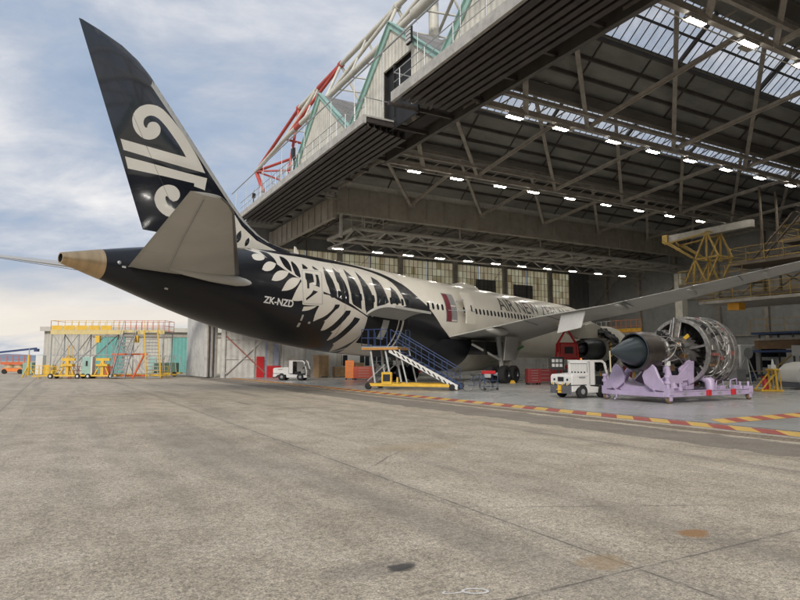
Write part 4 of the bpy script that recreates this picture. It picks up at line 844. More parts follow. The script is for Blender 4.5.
def build_fin():
    pts=[];edges=[];grid=[]
    zs=sorted(set([p[1] for p in LEF]+list(np.arange(8.2,17.3,.3)))); fr=[0,.004,.012,.025,.05,.09,.14,.2,.28,.37,.47,.58,.7,.8,.9,1]
    for z in zs:
        for x in fr: le,te=fin_le(z),fin_te(z); pts.append((le+(te-le)*x,z))
    nf=len(fr)
    for i in range(len(zs)-1):
        edges+=[(i*nf,(i+1)*nf),(i*nf+nf-1,(i+1)*nf+nf-1)]
    edges+=[(i,i+1) for i in range(nf-1)]+[((len(zs)-1)*nf+i,(len(zs)-1)*nf+i+1) for i in range(nf-1)]
    # pale strip along the leading edge, white fern root on the dorsal, emblem
    strip=[(fin_le(z)+(.34+.02*(z-8)) ,z) for z in np.arange(8.25,15.6,.3)]
    o=len(pts); pts+=strip; edges+=[(o+i,o+i+1) for i in range(len(strip)-1)]
    polys=KORU+[DORS]+DLEAF
    rud=[(fin_le(z)+(fin_te(z)-fin_le(z))*.70,z) for z in np.arange(8.3,17,.4)]
    for p in polys: o=len(pts); pts+=p; edges+=[(o+i,o+(i+1)%len(p)) for i in range(len(p))]
    co,_,fc,*_r=geometry.delaunay_2d_cdt([Vector(p) for p in pts],edges,[],1,1e-5)
    P=np.array([(c.x,c.y) for c in co]); cen=np.array([P[list(f)].mean(0) for f in fc]); mi=np.ones(len(fc),int)
    for i,(s_,z) in enumerate(cen):
        if z<15.5 and s_<fin_le(z)+.34+.02*(z-8): mi[i]=0
    for p in KORU+[DORS]: mi[pip(cen[:,0],cen[:,1],np.array(p))]=2
    for p in DLEAF: mi[pip(cen[:,0],cen[:,1],np.array(p))]=1
    q=MB(); n=len(P)
    for sg in (1,-1):
        for s_,z in P: q.v.append(tuple(L3(s_,sg*fin_half(s_,z),z)))
    for f,m_ in zip(fc,mi): q.f.append(tuple(f)); q.m.append(int(m_)); q.f.append(tuple(n+i for i in reversed(f))); q.m.append(int(m_))
    o=jpart(q,'fin',['jet_grey_l',mat_gloss('fin_gloss_black',(.010,.012,.018),coat=1.,rough=.15),'fern'],smooth=True); return o
DORS=[(58.6,7.0),(55.4,8.0),(54.75,8.9),(54.35,9.7),(54.05,10.1),(53.35,9.25),(52.3,8.6),(50.8,8.2),(50.4,7.6),(53,7.0)]
def _leaf(s0,z0,s1,z1,w_):
    a=np.array([s0,z0]);b=np.array([s1,z1]);d=b-a;n_=np.array([-d[1],d[0]]);n_/=np.linalg.norm(n_)
    return [tuple(a+d*t+n_*w_*k*math.sin(PI*min(1,t*1.05))**.8) for k,ts in ((1,(0,.2,.4,.6,.8)),(-1,(1,.8,.6,.4,.2))) for t in ts]
DLEAF=[_leaf(54.95,8.3,54.4,9.35,.17),_leaf(54.3,8.25,53.95,9.4,.19),_leaf(53.7,8.2,53.4,9.0,.17),_leaf(53.1,8.12,52.8,8.7,.13),_leaf(55.35,8.1,54.85,8.7,.08)]
fin=build_fin()
q=MB(); q.tube([L3(fin_le(z)+(fin_te(z)-fin_le(z))*.70,fin_half(fin_le(z)+(fin_te(z)-fin_le(z))*.70,z)+.001,z) for z in np.arange(8.4,17,.6)],.008,5); jpart(q,'rudder_gap',mat('dark_seam',(.05,.05,.055),.5),fin)
# ---------------- wings and tailplanes
def airfoil(n=14,t=.12,camber=.0):
    up=[];lo=[]
    for i in range(n+1):
        x=.5*(1-math.cos(PI*i/n)); y=5*t*(.2969*math.sqrt(x)-.126*x-.3516*x*x+.2843*x**3-.1015*x**4)
        up.append((x,y+camber*x*(1-x)*4*(1 if x<.7 else .8))); lo.append((x,-y*.85+camber*x*(1-x)*2+(.25*t*max(0,x-.6) )))
    return up+lo[-2:0:-1] if False else up+lo[::-1][1:-1]
def wing_mesh(secs,sgn,t_of,camber=0.):
    """secs: (y, le_st, te_st, z_le, z_te)"""
    q=MB(); n=None
    for y,le,te,zl,zt in secs:
        af=airfoil(14,t_of(y),camber); n=len(af); c=te-le
        for x,h in af: q.v.append(tuple(L3(le+c*x,sgn*y,zl+(zt-zl)*x+h*c)))
    for i in range(len(secs)-1):
        for k in range(n): q.f.append((i*n+k,i*n+(k+1)%n,(i+1)*n+(k+1)%n,(i+1)*n+k)); q.m.append(0)
    q.f.append(tuple(range(n))); q.m.append(0); q.f.append(tuple((len(secs)-1)*n+k for k in range(n))); q.m.append(0)
    return q
WY=[2.3,4.5,7,9.8,12,15,18,20,23,26,28,29.3,30.06]
def w_le(y): return float(np.interp(y,[2.3,9.8,26,28,29.3,30.06],[22.6,27.4,38.6,40.6,42.4,43.6]))
def w_te(y): return float(np.interp(y,[2.3,6,9.8,12,26,28,29.3,30.06],[35.7,36.0,36.5,37.2,42.0,43.1,43.9,44.3]))
def w_zt(y): return float(np.interp(y,[2.3,6,9.8,15,20,26,30.06],[3.45,4.0,4.6,4.98,5.55,6.3,6.75]))
def w_zl(y): return w_zt(y)+float(np.interp(y,[2.3,9.8,20,30],[.45,.32,.2,.12]))
def tw(y): return float(np.interp(y,[2.3,9.8,20,30],[.12,.095,.075,.07]))
for sgn in (1,-1):
    fx=lambda y: 0 if sgn>0 else 2.1*(y/30)**2
    W_=jpart(wing_mesh([(y,w_le(y),w_te(y),w_zl(y)+fx(y),w_zt(y)+fx(y)) for y in WY],sgn,tw,.012),'wing','jet_grey',smooth=True)
    # control surface seams and drooped flaperon
    for y in (9.0,10.9,16.5,22.8):
        q=MB(); c=w_te(y)-w_le(y); q.tube([L3(w_te(y)-.30*c*(1 if y>10 else .8),sgn*y,w_zt(y)-.16*c*.14+fx(y)),L3(w_te(y)-.02,sgn*y,w_zt(y)+fx(y))],.02,5); jpart(q,'flap_gap','dark_metal',W_)
    q=MB(); y0,y1=11.9,13.75
    vs4=[L3(w_te(y0)-.35,sgn*y0,w_zt(y0)+fx(y0)-.04),L3(w_te(y1)-.35,sgn*y1,w_zt(y1)+fx(y1)-.04),L3(w_te(y1)+.35,sgn*y1,w_zt(y1)-1.1+fx(y1)),L3(w_te(y0)+.35,sgn*y0,w_zt(y0)-1.25+fx(y0))]
    q.add(vs4+[v+Vector((0.05,0,-.13)) for v in vs4[:2]]+[v+Vector((0,0,-.03)) for v in vs4[2:]],[(0,1,2,3),(4,7,6,5),(0,4,5,1),(1,5,6,2),(2,6,7,3),(3,7,4,0)])
    jpart(q,'flaperon','white',W_)
    for y,l_,r_ in ((6.4,3.4,.28),(16.2,2.6,.19),(20.4,2.2,.16),(24.,1.7,.13)):
        q=MB(); s0=w_te(y)-l_*.72; zz_=w_zt(y)-.16; prof=[(0,.01),(l_*.1,r_*.55),(l_*.3,r_*.95),(l_*.5,r_),(l_*.75,r_*.7),(l_*.93,r_*.28),(l_,.01)]
        q.lathe([(a,b) for a,b in prof],L3(s0,sgn*y,zz_-.1+fx(y)),(-1,0,.02),16); jpart(q,'flap_track_fairing','jet_grey_l',W_,smooth=True)
for sgn in (1,-1):
    def hz(y): return 6.0+(y-1)*.162
    S_=[(y,float(np.interp(y,[1.,9.3,9.9],[54.0,60.75,61.75])),float(np.interp(y,[1.,9.9],[60.3,63.0])),hz(y)+.04,hz(y)) for y in (1.,3,5,7,9.0,9.5,9.9)]
    S=jpart(wing_mesh(S_,sgn,lambda y:.095),'tailplane','jet_grey_l',smooth=True)
    q=MB()
    for y0,y1,f in ((1.9,9.6,.70),(4.4,4.45,1)):
        if f<1: q.tube([L3(np.interp(y,[1.,9.3],[54.,60.75])*(1-f)+np.interp(y,[1.,9.9],[60.3,63.])*f,sgn*y,hz(y)-.036*(7.3-.55*y)) for y in (y0,4,6,y1)],.014,5)
    jpart(q,'elevator_gap','grey',S)
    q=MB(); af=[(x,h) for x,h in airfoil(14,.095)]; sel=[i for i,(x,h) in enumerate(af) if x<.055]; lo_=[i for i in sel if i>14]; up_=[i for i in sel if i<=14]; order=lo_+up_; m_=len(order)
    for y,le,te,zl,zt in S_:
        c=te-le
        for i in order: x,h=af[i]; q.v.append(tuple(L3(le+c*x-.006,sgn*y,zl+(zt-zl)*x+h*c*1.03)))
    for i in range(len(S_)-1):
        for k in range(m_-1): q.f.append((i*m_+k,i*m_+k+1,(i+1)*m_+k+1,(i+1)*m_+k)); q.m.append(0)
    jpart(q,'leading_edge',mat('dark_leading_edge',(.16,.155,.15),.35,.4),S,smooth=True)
    q=MB(); q.lathe([(0,.01),(.15,.12),(.6,.22),(1.5,.28),(3,.28),(4.5,.2),(5.5,.01)],L3(53.5,sgn*1.95,5.74),(-1,0,.06),14); jpart(q,'root_fairing','jet_grey_l',S,smooth=True)
# ---------------- belly fairing
q=MB(); n=24; prof=[(21.2,.02,.0),(22.2,.55,.3),(24,.85,.62),(27,1.0,.85),(31,1.02,.9),(33.4,.98,.84),(34.5,.95,.8),(37,.7,.5),(39,.35,.2),(40.6,.02,.0)]
for s_,wf,df in prof:
    for k in range(n+1):
        g=PI+PI*k/n; q.v.append(tuple(L3(s_,3.15*wf*math.cos(g) if wf>.3 else 2.4*math.cos(g)*max(wf,.4),3.35+(2.05*df+ (1.0))*math.sin(g)*(.9 if df>.1 else .95)+0)))
for i in range(len(prof)-1):
    for k in range(n): q.f.append((i*(n+1)+k,i*(n+1)+k+1,(i+1)*(n+1)+k+1,(i+1)*(n+1)+k)); q.m.append(1 if prof[i][0]>=33.4 else 0)
jpart(q,'belly_fairing',['belly','jet_black'],smooth=True)
q=MB(); q.tube([L3(24.2,2.92,3.0),L3(26.5,2.75,2.25),L3(29,2.2,1.62)],.10,6); jpart(q,'green_belly_band',mat('green_protection_tape',(.05,.30,.07),.6))
# ---------------- landing gear
def wheel(parent,c,r,w_):
    q=MB(); q.lathe([(-w_/2,r*.55),(-w_/2,r*.86),(-w_*.36,r*.98),(-w_*.12,r),(w_*.12,r),(w_*.36,r*.98),(w_/2,r*.86),(w_/2,r*.55)],c,(0,1,0),28)
    wh=jpart(q,'wheel','rubber',parent,smooth=True)
    q=MB(); q.lathe([(-w_*.42,0),(-w_*.42,r*.2),(-w_*.3,r*.5),(-w_*.46,r*.56),(w_*.46,r*.56),(w_*.3,r*.5),(w_*.42,r*.2),(w_*.42,0)],c,(0,1,0),20); 
    q.build('rim',M['dark_metal'],wh,smooth=True); return wh
for sgn in (1,-1):
    q=MB(); q.tube([L3(31.4,sgn*4.3,4.0),L3(31.85,sgn*4.9,.75)],[.24,.17],12); q.tube([L3(31.1,sgn*4.9,.69),L3(32.6,sgn*4.9,.69)],.15,10)
    q.tube([L3(31.85,sgn*4.9,1.7),L3(31.5,sgn*2.8,3.0)],.09,8); q.tube([L3(31.85,sgn*4.9,1.7),L3(34.2,sgn*3.6,3.0)],.1,8); q.tube([L3(31.95,sgn*4.9,1.9),L3(32.2,sgn*4.9,.9)],.05,6)
    G=jpart(q,'main_landing_gear','jet_grey_l',smooth=True)
    for s_ in (31.12,32.58):
        for dy in (-.56,.56):
            wheel(G,L3(s_,sgn*4.9+dy,.685),.685,.54)
        q=MB(); q.tube([L3(s_,sgn*4.9-.5,.685),L3(s_,sgn*4.9+.5,.685)],.1,8); jpart(q,'axle','jet_grey',G)
    q=MB(); c=[L3(30.9,sgn*5.9,3.55),L3(33.0,sgn*5.9,3.55),L3(32.75,sgn*5.55,1.75),L3(30.8,sgn*5.55,1.75)]
    q.add(c+[v+Vector((0,sgn*.07,0)) for v in c],[(0,1,2,3),(7,6,5,4),(0,4,5,1),(1,5,6,2),(2,6,7,3),(3,7,4,0)]); jpart(q,'gear_door','jet_grey_l')
q=MB(); q.bb(62.8-33.4,62.8-30.6,-4.3,4.3,2.2,3.2); jpart(q,'gear_bay','black_int')
q=MB(); q.tube([L3(5.9,0,2.6),L3(5.95,0,.55)],.13,10); q.tube([L3(5.95,-.35,.51),L3(5.95,.35,.51)],.07,8); NG=jpart(q,'nose_landing_gear','jet_grey_l',smooth=True)
for dy in (-.25,.25): wheel(NG,L3(5.95,dy,.51),.51,.34)
# ---------------- engine on the starboard wing, cowls open
ec=L3(24.3,9.8,2.66)
def eng(name,prof,m,n=40,x0=0,a0=0,a1=2*PI,**k):
    q=MB(); q.lathe([(p,r) for p,r in prof],ec+Vector((62.8-25-62.8+25,0,0)),(-1,0,0),n,0,a0,a1,k.pop('wob',None)); return jpart(q,name,m,k.pop('parent',None),smooth=True)
pyl=MB(); pyl.prism([(-2.6,.95),(4.7,.75),(7.8,1.5),(8.4,2.0),(4.5,1.75),(1.5,2.15),(-2.0,1.65)],ec+Vector((0,.22,0)),(-1,0,0),(0,0,1),(0,-.44,0)); pyl=jpart(pyl,'engine_pylon','belly',bevel=.05)
E_=eng('engine_fan_case',[(-1.0,1.0),(-1.0,1.45),(-.8,1.55),(-.2,1.55),(.25,1.48),(.3,1.35),(-.4,1.3)],'black')
eng('inlet_cowl',[(-1.0,1.42),(-2.2,1.40),(-2.8,1.48),(-3.0,1.62),(-2.9,1.76),(-2.2,1.92),(-1.5,1.96),(-.72,1.95),(-.7,1.6)],'jet_white',parent=E_)
eng('engine_core',[(.2,.75),(.6,.88),(1.4,.92),(2.4,.80)],'dark_metal',parent=E_)
eng('exhaust_nozzle',[(2.4,.80),(3.0,.78),(3.9,.66),(3.92,.63),(3.0,.70)],'dark_metal',parent=E_)
eng('exhaust_plug',[(3.0,.5),(3.9,.40),(4.5,.14),(4.6,0)],'dark_metal',parent=E_)
q=MB(); random.seed(5)
for k in range(26):
    g=2*PI*k/26; q.tube([ec+Vector((-.2,1.5*math.cos(g),1.5*math.sin(g))),ec+Vector((-.5-.3*random.random(),(1.15+.2*random.random())*math.cos(g+.1),1.2*math.sin(g+.1)))],.05,5)
    q.lathe([(0,.13+.06*(k%3)),(.3,.1)],ec+Vector((.15,1.62*math.cos(g),1.62*math.sin(g))),(-1,0,0),6)
jpart(q,'reverser_fittings','black',E_)
q=MB(); q.lathe([(-.6,1.62),(-.2,1.66),(.6,1.62),(.7,1.45),(.3,1.4)],ec,(-1,0,0),56,0,0,2*PI,lambda g: 1+.035*math.copysign(1,math.sin(g*14))*1.0); jpart(q,'reverser_sleeve','black',E_)
# ---------------- open aft cargo door
H0,H1=41.8,45.6
hp=-.22
q=MB(); nu,nv=8,12
def cdoor(u,v,s):
    # hinged along the skin at angle hp; swings out and up
    st=H0+(H1-H0)*u; base=sv(st,hp); y0=-base.y; z0=base.z
    L=2.35*v; ang=.42-.62*v; 
    yy=y0; zz_=z0; k=10
    for i in range(k): 
        a=.52-.75*(i+.5)/k*v; yy+=L/k*math.cos(a); zz_+=L/k*math.sin(a)
    return Vector((62.8-st,-yy,zz_+s))
for s in (0,.16):
    for i in range(nu+1):
        for j in range(nv+1): q.v.append(tuple(cdoor(i/nu,j/nv,s)))
N_=(nu+1)*(nv+1)
for i in range(nu):
    for j in range(nv):
        a=i*(nv+1)+j; q.f+=[(a,a+1,a+nv+2,a+nv+1),(N_+a,N_+a+nv+1,N_+a+nv+2,N_+a+1)]; q.m+=[0,1]
for j in range(nv): q.f+=[(j,N_+j,N_+j+1,j+1),(nu*(nv+1)+j,nu*(nv+1)+j+1,N_+nu*(nv+1)+j+1,N_+nu*(nv+1)+j)]; q.m+=[0,0]
for i in range(nu): a=i*(nv+1)+nv; q.f.append((a,N_+a,N_+a+nv+1,a+nv+1)); q.m.append(0)
cdo=jpart(q,'open_cargo_door',['jet_grey_l','fern'],smooth=True)
wrap_patch('cargo_aperture',(H0+.12,H1-.1,-.9,hp-.02),'black_int',.015,8,10)
q=MB()
for s_ in (H0+.10,H0+.55): 
    pts=[sv(s_,p,.05) for p in np.linspace(-.9,hp,10)]; q.tube(pts,.07 if s_<H0+.3 else .04,6)
jpart(q,'cargo_door_frame','jet_white',smooth=True)
wrap_patch('cargo_door_liner',(H0+1.5,H0+2.15,-.72,hp-.04),'jet_grey_l',.022,3,6)
# ================================================================ tow tractors
M['hazard']=mat('dark_bumper_plate',(.10,.10,.11),.5,0,.15,4)
def tow_tractor(loc,rz,L,label):
    r=empty('tow_tractor',loc,rz,label,'tow tractor','white airport tow tractors'); W=1.4; x0=-L/2; x1=L/2; xc=x0+L*.46
    q=MB(); q.prism([(x0,.30),(x0,1.0),(x0+.08,1.10),(xc,1.16),(xc,.62),(xc+.1,.55),(x1-.1,.45),(x1,.35),(x1-.02,.24),(x0+L*.4,.24),(x0+L*.38,.5),(x0+.2+L*.08,.5),(x0+.2,.3)],(0,-W/2,0),(1,0,0),(0,0,1),(0,W,0)); q.build('body','white',r,bevel=.025)
    q=MB(); q.prism([(xc,.6),(xc,1.70),(xc+.05,1.76),(x1-.42,1.76),(x1-.22,1.62),(x1-.04,.95),(x1,.55),(x1-.1,.5),(x1-.14,.95),(x1-.34,1.58),(x1-.5,1.66),(xc+.35,1.66),(xc+.35,.6)],(0,-W/2,0),(1,0,0),(0,0,1),(0,.07,0))
    q.prism([(xc,.6),(xc,1.70),(xc+.05,1.76),(x1-.42,1.76),(x1-.22,1.62),(x1-.04,.95),(x1,.55),(x1-.1,.5),(x1-.14,.95),(x1-.34,1.58),(x1-.5,1.66),(xc+.35,1.66),(xc+.35,.6)],(0,W/2-.07,0),(1,0,0),(0,0,1),(0,.07,0))
    q.bb(xc,xc+.06,-W/2,W/2,.6,1.14); q.bb(xc,xc+.06,-W/2,-W/2+.14,1.1,1.72); q.bb(xc,xc+.06,W/2-.14,W/2,1.1,1.72); q.bb(xc,xc+.06,-W/2,W/2,1.60,1.72); q.bb(xc,x1-.44,-W/2,W/2,1.70,1.765); q.bb(x1-.12,x1,-W/2,W/2,.45,.95); q.build('cab','white',r,bevel=.012)
    q=MB(); q.bb(xc+.02,xc+.035,-W/2+.13,W/2-.13,1.14,1.60); rw=q.build('rear_window','glass',r)
    q=MB(); 
    for k in range(11): y=-W/2+.2+k*.1; q.bb(xc-.02,xc+.01,y-.028,y+.028,1.16+.06*(k%2),1.58)
    q.build('window_guard','lettering_w',r)
    q=MB(); q.bb(xc+.4,xc+.85,-.3,.3,.6,.78); q.bb(xc+.36,xc+.46,-.3,.3,.7,1.25); q.build('seat','black',r,bevel=.03)
    q=MB(); q.tube([(x1-.25,.1,.8),(x1-.5,.1,1.12)],.025,6); q.lathe([(-.02,.17),(.02,.17),(.02,.14),(-.02,.14),(-.02,.17)],(x1-.5,.1,1.12),(-.6,0,.8),16); q.build('steering_wheel','black',r)
    q=MB(); q.bb(xc+.1,x1-.14,-W/2+.08,W/2-.08,.5,.6); q.bb(x1-.2,x1-.12,-W/2+.08,W/2-.08,.6,1.0); q.build('cab_floor','black',r)
    for x in (x0+.2+L*.19,x1-L*.2):
        for s in (-1,1):
            q=MB(); q.lathe([(-.1,.12),(-.1,.26),(-.07,.31),(.07,.31),(.1,.26),(.1,.12)],(x,s*(W/2-.07),.31),(0,1,0),22); wh=q.build('wheel','rubber',r,smooth=True)
            q=MB(); q.lathe([(-.105,0),(-.105,.08),(-.09,.15),(.09,.15),(.105,.08),(.105,0)],(x,s*(W/2-.065),.31),(0,1,0),18); q.build('rim','grey',wh,smooth=True)
    q=MB(); q.bb(x0-.05,x0,-W/2+.02,W/2-.02,.22,.60); q.build('rear_bumper','hazard',r,bevel=.01)
    q=MB()
    for s in (-1,1):
        for k in range(4): y=s*(.1+k*.15); q.add([(x0-.055,y,.6),(x0-.055,y+s*.07,.6),(x0-.055,y+s*.16,.72),(x0-.055,y+s*.09,.72)],[(0,1,2,3)],k%2)
    q.build('hazard_stripes',['yellow','black'],r)
    q=MB(); q.bb(x0-.03,x0,-.18,.18,.78,.98); q.build('hitch_window','black',r); q=MB(); q.bb(x0-.16,x0-.04,-.06,.06,.25,.6); q.bb(x0-.2,x0-.1,-.12,.12,.38,.42); q.build('tow_hitch','yellow',r)
    for s in (-1,1): q=MB(); q.lathe([(0,.055),(-.03,.05),(-.035,0)],(x0-.0,s*.42,.86),(1,0,0),12); q.build('tail_lamp','black',r)
    q=MB(); q.bb(x0+.45,x0+.85,-W/2-.006,-W/2,.92,.99); q.build('flank_strip','grey',r)
    for s in (-1,1): q=MB(); q.tube([(x1-.2,s*W/2,1.35),(x1-.15,s*(W/2+.16),1.4)],.012,5); q.box((x1-.15,s*(W/2+.18),1.36),(.05,.10,.2)); q.build('mirror','black',r)
    for s in (-1,1):
        q=MB(); q.add([(xc+.36,s*(W/2+.004),.62),(xc+.375,s*(W/2+.004),.62),(xc+.375,s*(W/2+.004),1.64),(xc+.36,s*(W/2+.004),1.64)],[(0,1,2,3)]); q.add([(x0+.3,s*(W/2+.004),.98),(xc-.1,s*(W/2+.004),1.02),(xc-.1,s*(W/2+.004),1.03),(x0+.3,s*(W/2+.004),.99)],[(0,1,2,3)]); q.build('panel_seam','grey',r)
    q=MB(); q.bb(x1-.005,x1+.02,-.5,-.3,.62,.74); q.build('headlamp','lettering_w',r); q=MB(); q.bb(x1-.005,x1+.02,.3,.5,.62,.74); q.build('headlamp','lettering_w',r)
    q=MB(); q.bb(x0-.01,x0+.9,-W/2-.02,W/2+.02,.60,.63); q.build('rubber_trim','black',r)
    q=MB(); q.lathe([(0,.05),(.08,.045),(.1,0)],(xc+.2,0,1.77),(0,0,1),10); q.build('beacon','orange',r)
    return r
tow_tractor(hw(6.15,-1.9),HR,2.45,'small white tow tractor in front of the jet engine, closest to the camera')
tow_tractor(Vector((-9.55,54.6,0)),R(-6),3.05,'white tow tractor parked at the far left under the black tail, cab at its right')
# ================================================================ removed engine on its lilac stand
def LP(b,a,z): return Vector((b,a,z))
en=empty('removed_engine',hw(4.3,-5.6),HR,'bare silver jet engine with fan case and pointed exhaust cone, resting on a lilac stand','jet engine')
EZ=2.12
def el(name,prof,m,n=48,p=en,wob=None,a0=0,a1=2*PI): q=MB(); q.lathe(prof,(0,0,EZ),(1,0,0),n,0,a0,a1,wob); return q.build(name,m,p,smooth=True)
M['eng_al']=mat('worn_engine_aluminium',(.22,.21,.20),.42,.7,.4,5,dirt=.6,dirtcol=(.08,.07,.06))
M['eng_bright']=mat('bright_engine_flange',(.42,.41,.385),.36,.8,.35,6)
M['eng_brown']=mat('bronze_heat_shield',(.24,.15,.08),.42,.7,.3,4)
M['eng_blue']=mat('blue_grey_exhaust_cone',(.065,.082,.092),.36,.6,.18,1.4)
el('exhaust_cone',[(.0,.0),(.02,.045),(.5,.25),(1.0,.46),(1.4,.59),(1.7,.645),(1.9,.65)],'eng_blue')
q=MB(); q.tube([(0,0,EZ+.02),(.02,-.0,EZ-.85)],.03,6); q.build('drain_pipe',mat('cream_pipe',(.5,.46,.3),.5),en)
el('exhaust_nozzle',[(1.9,.70),(1.50,.725),(1.46,.755),(1.7,.82),(2.15,.86),(2.5,.82)],mat('burnt_nozzle_metal',(.10,.085,.075),.36,.8,.35,2.2))
el('nozzle_rim',[(1.48,.715),(1.45,.74),(1.47,.775),(1.52,.78),(1.52,.73)],'dark_metal')
el('turbine_case',[(2.3,.74),(2.35,.82),(2.4,.82),(2.42,.72),(2.9,.64),(2.95,.70),(3.0,.70),(3.05,.6),(3.6,.55),(4.3,.62)],'eng_al')
q=MB(); random.seed(11)
def pipe_on(x0,x1,g0,g1,r,rad,qq,bul=.05):
    pts=[]; n=9
    for i in range(n):
        t_=i/(n-1); x=x0+(x1-x0)*t_; g=g0+(g1-g0)*(t_**1.4); rr=r+bul*math.sin(PI*t_)
        pts.append((x,rr*math.cos(g),EZ+rr*math.sin(g)))
    qq.tube(pts,rad,6)
for k in range(46):
    g=random.uniform(0,2*PI); pipe_on(random.uniform(2.2,3.2),random.uniform(3.3,4.4),g,g+random.uniform(-1,1),random.uniform(.66,.86),random.choice((.015,.022,.03)),q,.06)
q.build('pipework','eng_bright',en,smooth=True)
for k in range(34):
    q=MB(); g=random.uniform(0,2*PI); x=random.uniform(2.5,4.2); rr=random.uniform(.7,.88)
    q.box((x,rr*math.cos(g),EZ+rr*math.sin(g)),(random.uniform(.08,.32),random.uniform(.08,.22),random.uniform(.06,.2)),0,Matrix.Rotation(g,3,'X')); q.build('accessory_unit',random.choice(('eng_al','black','eng_brown')),en,bevel=.012)
q=MB(); q.box((3.6,0,EZ-.86),(1.3,.9,.34),0); q.box((3.1,.1,EZ-1.02),(.5,.5,.3),1); q.box((3.2,-.45,EZ-.7),(.4,.3,.3),1); q.build('gearbox',['dark_metal','eng_brown'],en,bevel=.04,seg=2)
# fan case: thick ring with bright flanges, pipes on its outside
FR=1.43
el('fan_case',[(4.55,FR-.1),(4.55,FR+.02),(4.62,FR+.06),(4.72,FR),(5.2,FR-.03),(5.25,FR+.06),(5.32,FR+.06),(5.36,FR-.02),(5.9,FR+.04),(5.95,FR+.12),(6.02,FR+.12),(6.05,FR+.02),(6.5,FR),(6.52,FR+.09),(6.6,FR+.09),(6.6,FR-.1),(4.6,FR-.12),(4.55,FR-.1)],'eng_al',64)
el('rear_flange',[(4.5,FR-.09),(4.5,FR+.05),(4.56,FR+.05),(4.56,FR-.09),(4.5,FR-.09)],'eng_bright',64)
el('intermediate_case',[(4.2,.62),(4.5,.72),(5.4,.74),(5.6,.5),(6.3,.42)],'eng_al',40)
q=MB()
for k in range(22):
    g=2*PI*k/22; c,s=math.cos(g),math.sin(g); t_=Vector((0,-s,c)); rd=Vector((0,c,s))
    for (r0,r1) in ((.7,FR-.1),):
        a=Vector((4.75,0,EZ))+rd*r0; b=Vector((4.75,0,EZ))+rd*r1
        q.add([a,b,b+Vector((.55,0,0))+t_*.12,a+Vector((.55,0,0))+t_*.05,a+t_*.03,b+t_*.03],[(0,1,2,3),(4,3,2,5)])
q.build('outlet_vanes','black',en)
q=MB()
for g in (R(90),R(12),R(168)):
    q.beam((4.35,.6*math.cos(g),EZ+.6*math.sin(g)),(4.6,(FR-.05)*math.cos(g),EZ+(FR-.05)*math.sin(g)),.10 if g!=R(90) else .34,.10)
q.beam((4.2,0,EZ+.5),(4.45,.0,EZ+FR+.05),.10,.42); q.beam((4.15,.18,EZ+.7),(4.4,.18,EZ+FR),.06,.1)
q.build('strut','eng_al',en,bevel=.01)
q=MB(); random.seed(21)
for k in range(90):
    g=random.uniform(0,2*PI); x0_=random.uniform(4.7,5.9); pipe_on(x0_,x0_+random.uniform(.2,.7),g,g+random.uniform(-.6,.6),FR+.07,random.choice((.012,.02,.028)),q,.04)
for rr,x in ((FR+.13,5.1),(FR+.12,5.6),(FR+.14,6.2)):
    q.tube([(x,rr*math.cos(g),EZ+rr*math.sin(g)) for g in np.linspace(0,2*PI,49)],.022,6)
q.build('fan_case_pipework','eng_bright',en,smooth=True)
M['dull_cover']=mat('dull_red_cover',(.20,.07,.06),.6)
for k in range(84):
    q=MB(); g=random.uniform(0,2*PI); x=random.uniform(4.75,6.4); rr=FR+.05
    q.box((x,rr*math.cos(g),EZ+rr*math.sin(g)),(random.uniform(.06,.36),random.uniform(.08,.26),random.uniform(.08,.2)),0,Matrix.Rotation(g-PI/2,3,'X')); q.build('fan_case_unit',random.choice(('eng_al','eng_al','black','eng_bright','eng_brown','dull_cover')),en,bevel=.012)
q=MB(); q.box((4.46,-.42,EZ+.62),(.03,.38,.16),0,Matrix.Rotation(R(-35),3,'X')); q.build('yellow_tag','yellow',en)
en.location=hw(4.1,-5.6); en.scale=(.96,1,1)
# stand
st=empty('engine_stand',hw(5.95,-5.25),HR,'lilac wheeled transport stand with red corner blocks carrying the removed engine','engine stand')
def sp_(mb,n,m='lilac',**k): return mb.build(n,m,st,**k)
for y in (-1.62,1.62):
    q=MB(); q.bb(-.1,5.6,y-.11,y+.11,.26,.50); q.bb(-.1,5.6,y-.15,y+.15,.48,.51); sp_(q,'side_rail',bevel=.012)
for x in (0,1.6,3.9,5.5):
    q=MB(); q.bb(x-.1,x+.1,-1.5,1.5,.25,.46); sp_(q,'cross_rail',bevel=.012)
for x in (.05,5.45):
    for y in (-1.62,1.62):
        q=MB(); q.lathe([(-.07,.0),(-.07,.11),(-.05,.14),(.05,.14),(.07,.11),(.07,0)],(x,y-.0,.145),(0,1,0),16); w_=sp_(q,'castor_wheel',mat('brown_castor',(.16,.10,.06),.7) if 'brown_castor' not in bpy.data.materials else bpy.data.materials['brown_castor'],smooth=True)
        q=MB(); q.bb(x-.1,x+.1,y-.1,y-.08,.1,.34); q.bb(x-.1,x+.1,y+.08,y+.1,.1,.34); q.bb(x-.14,x+.14,y-.14,y+.14,.33,.62); q.tube([(x,y,.6),(x,y,.82)],.05,8); sp_(q,'castor_bracket',bevel=.01)
for x,y in ((2.4,-1.78),(4.1,-1.78),(3.1,1.78)):
    q=MB(); q.bb(x-.12,x+.12,y-.05,y+.05,.27,.52); sp_(q,'red_pocket','red',bevel=.01)
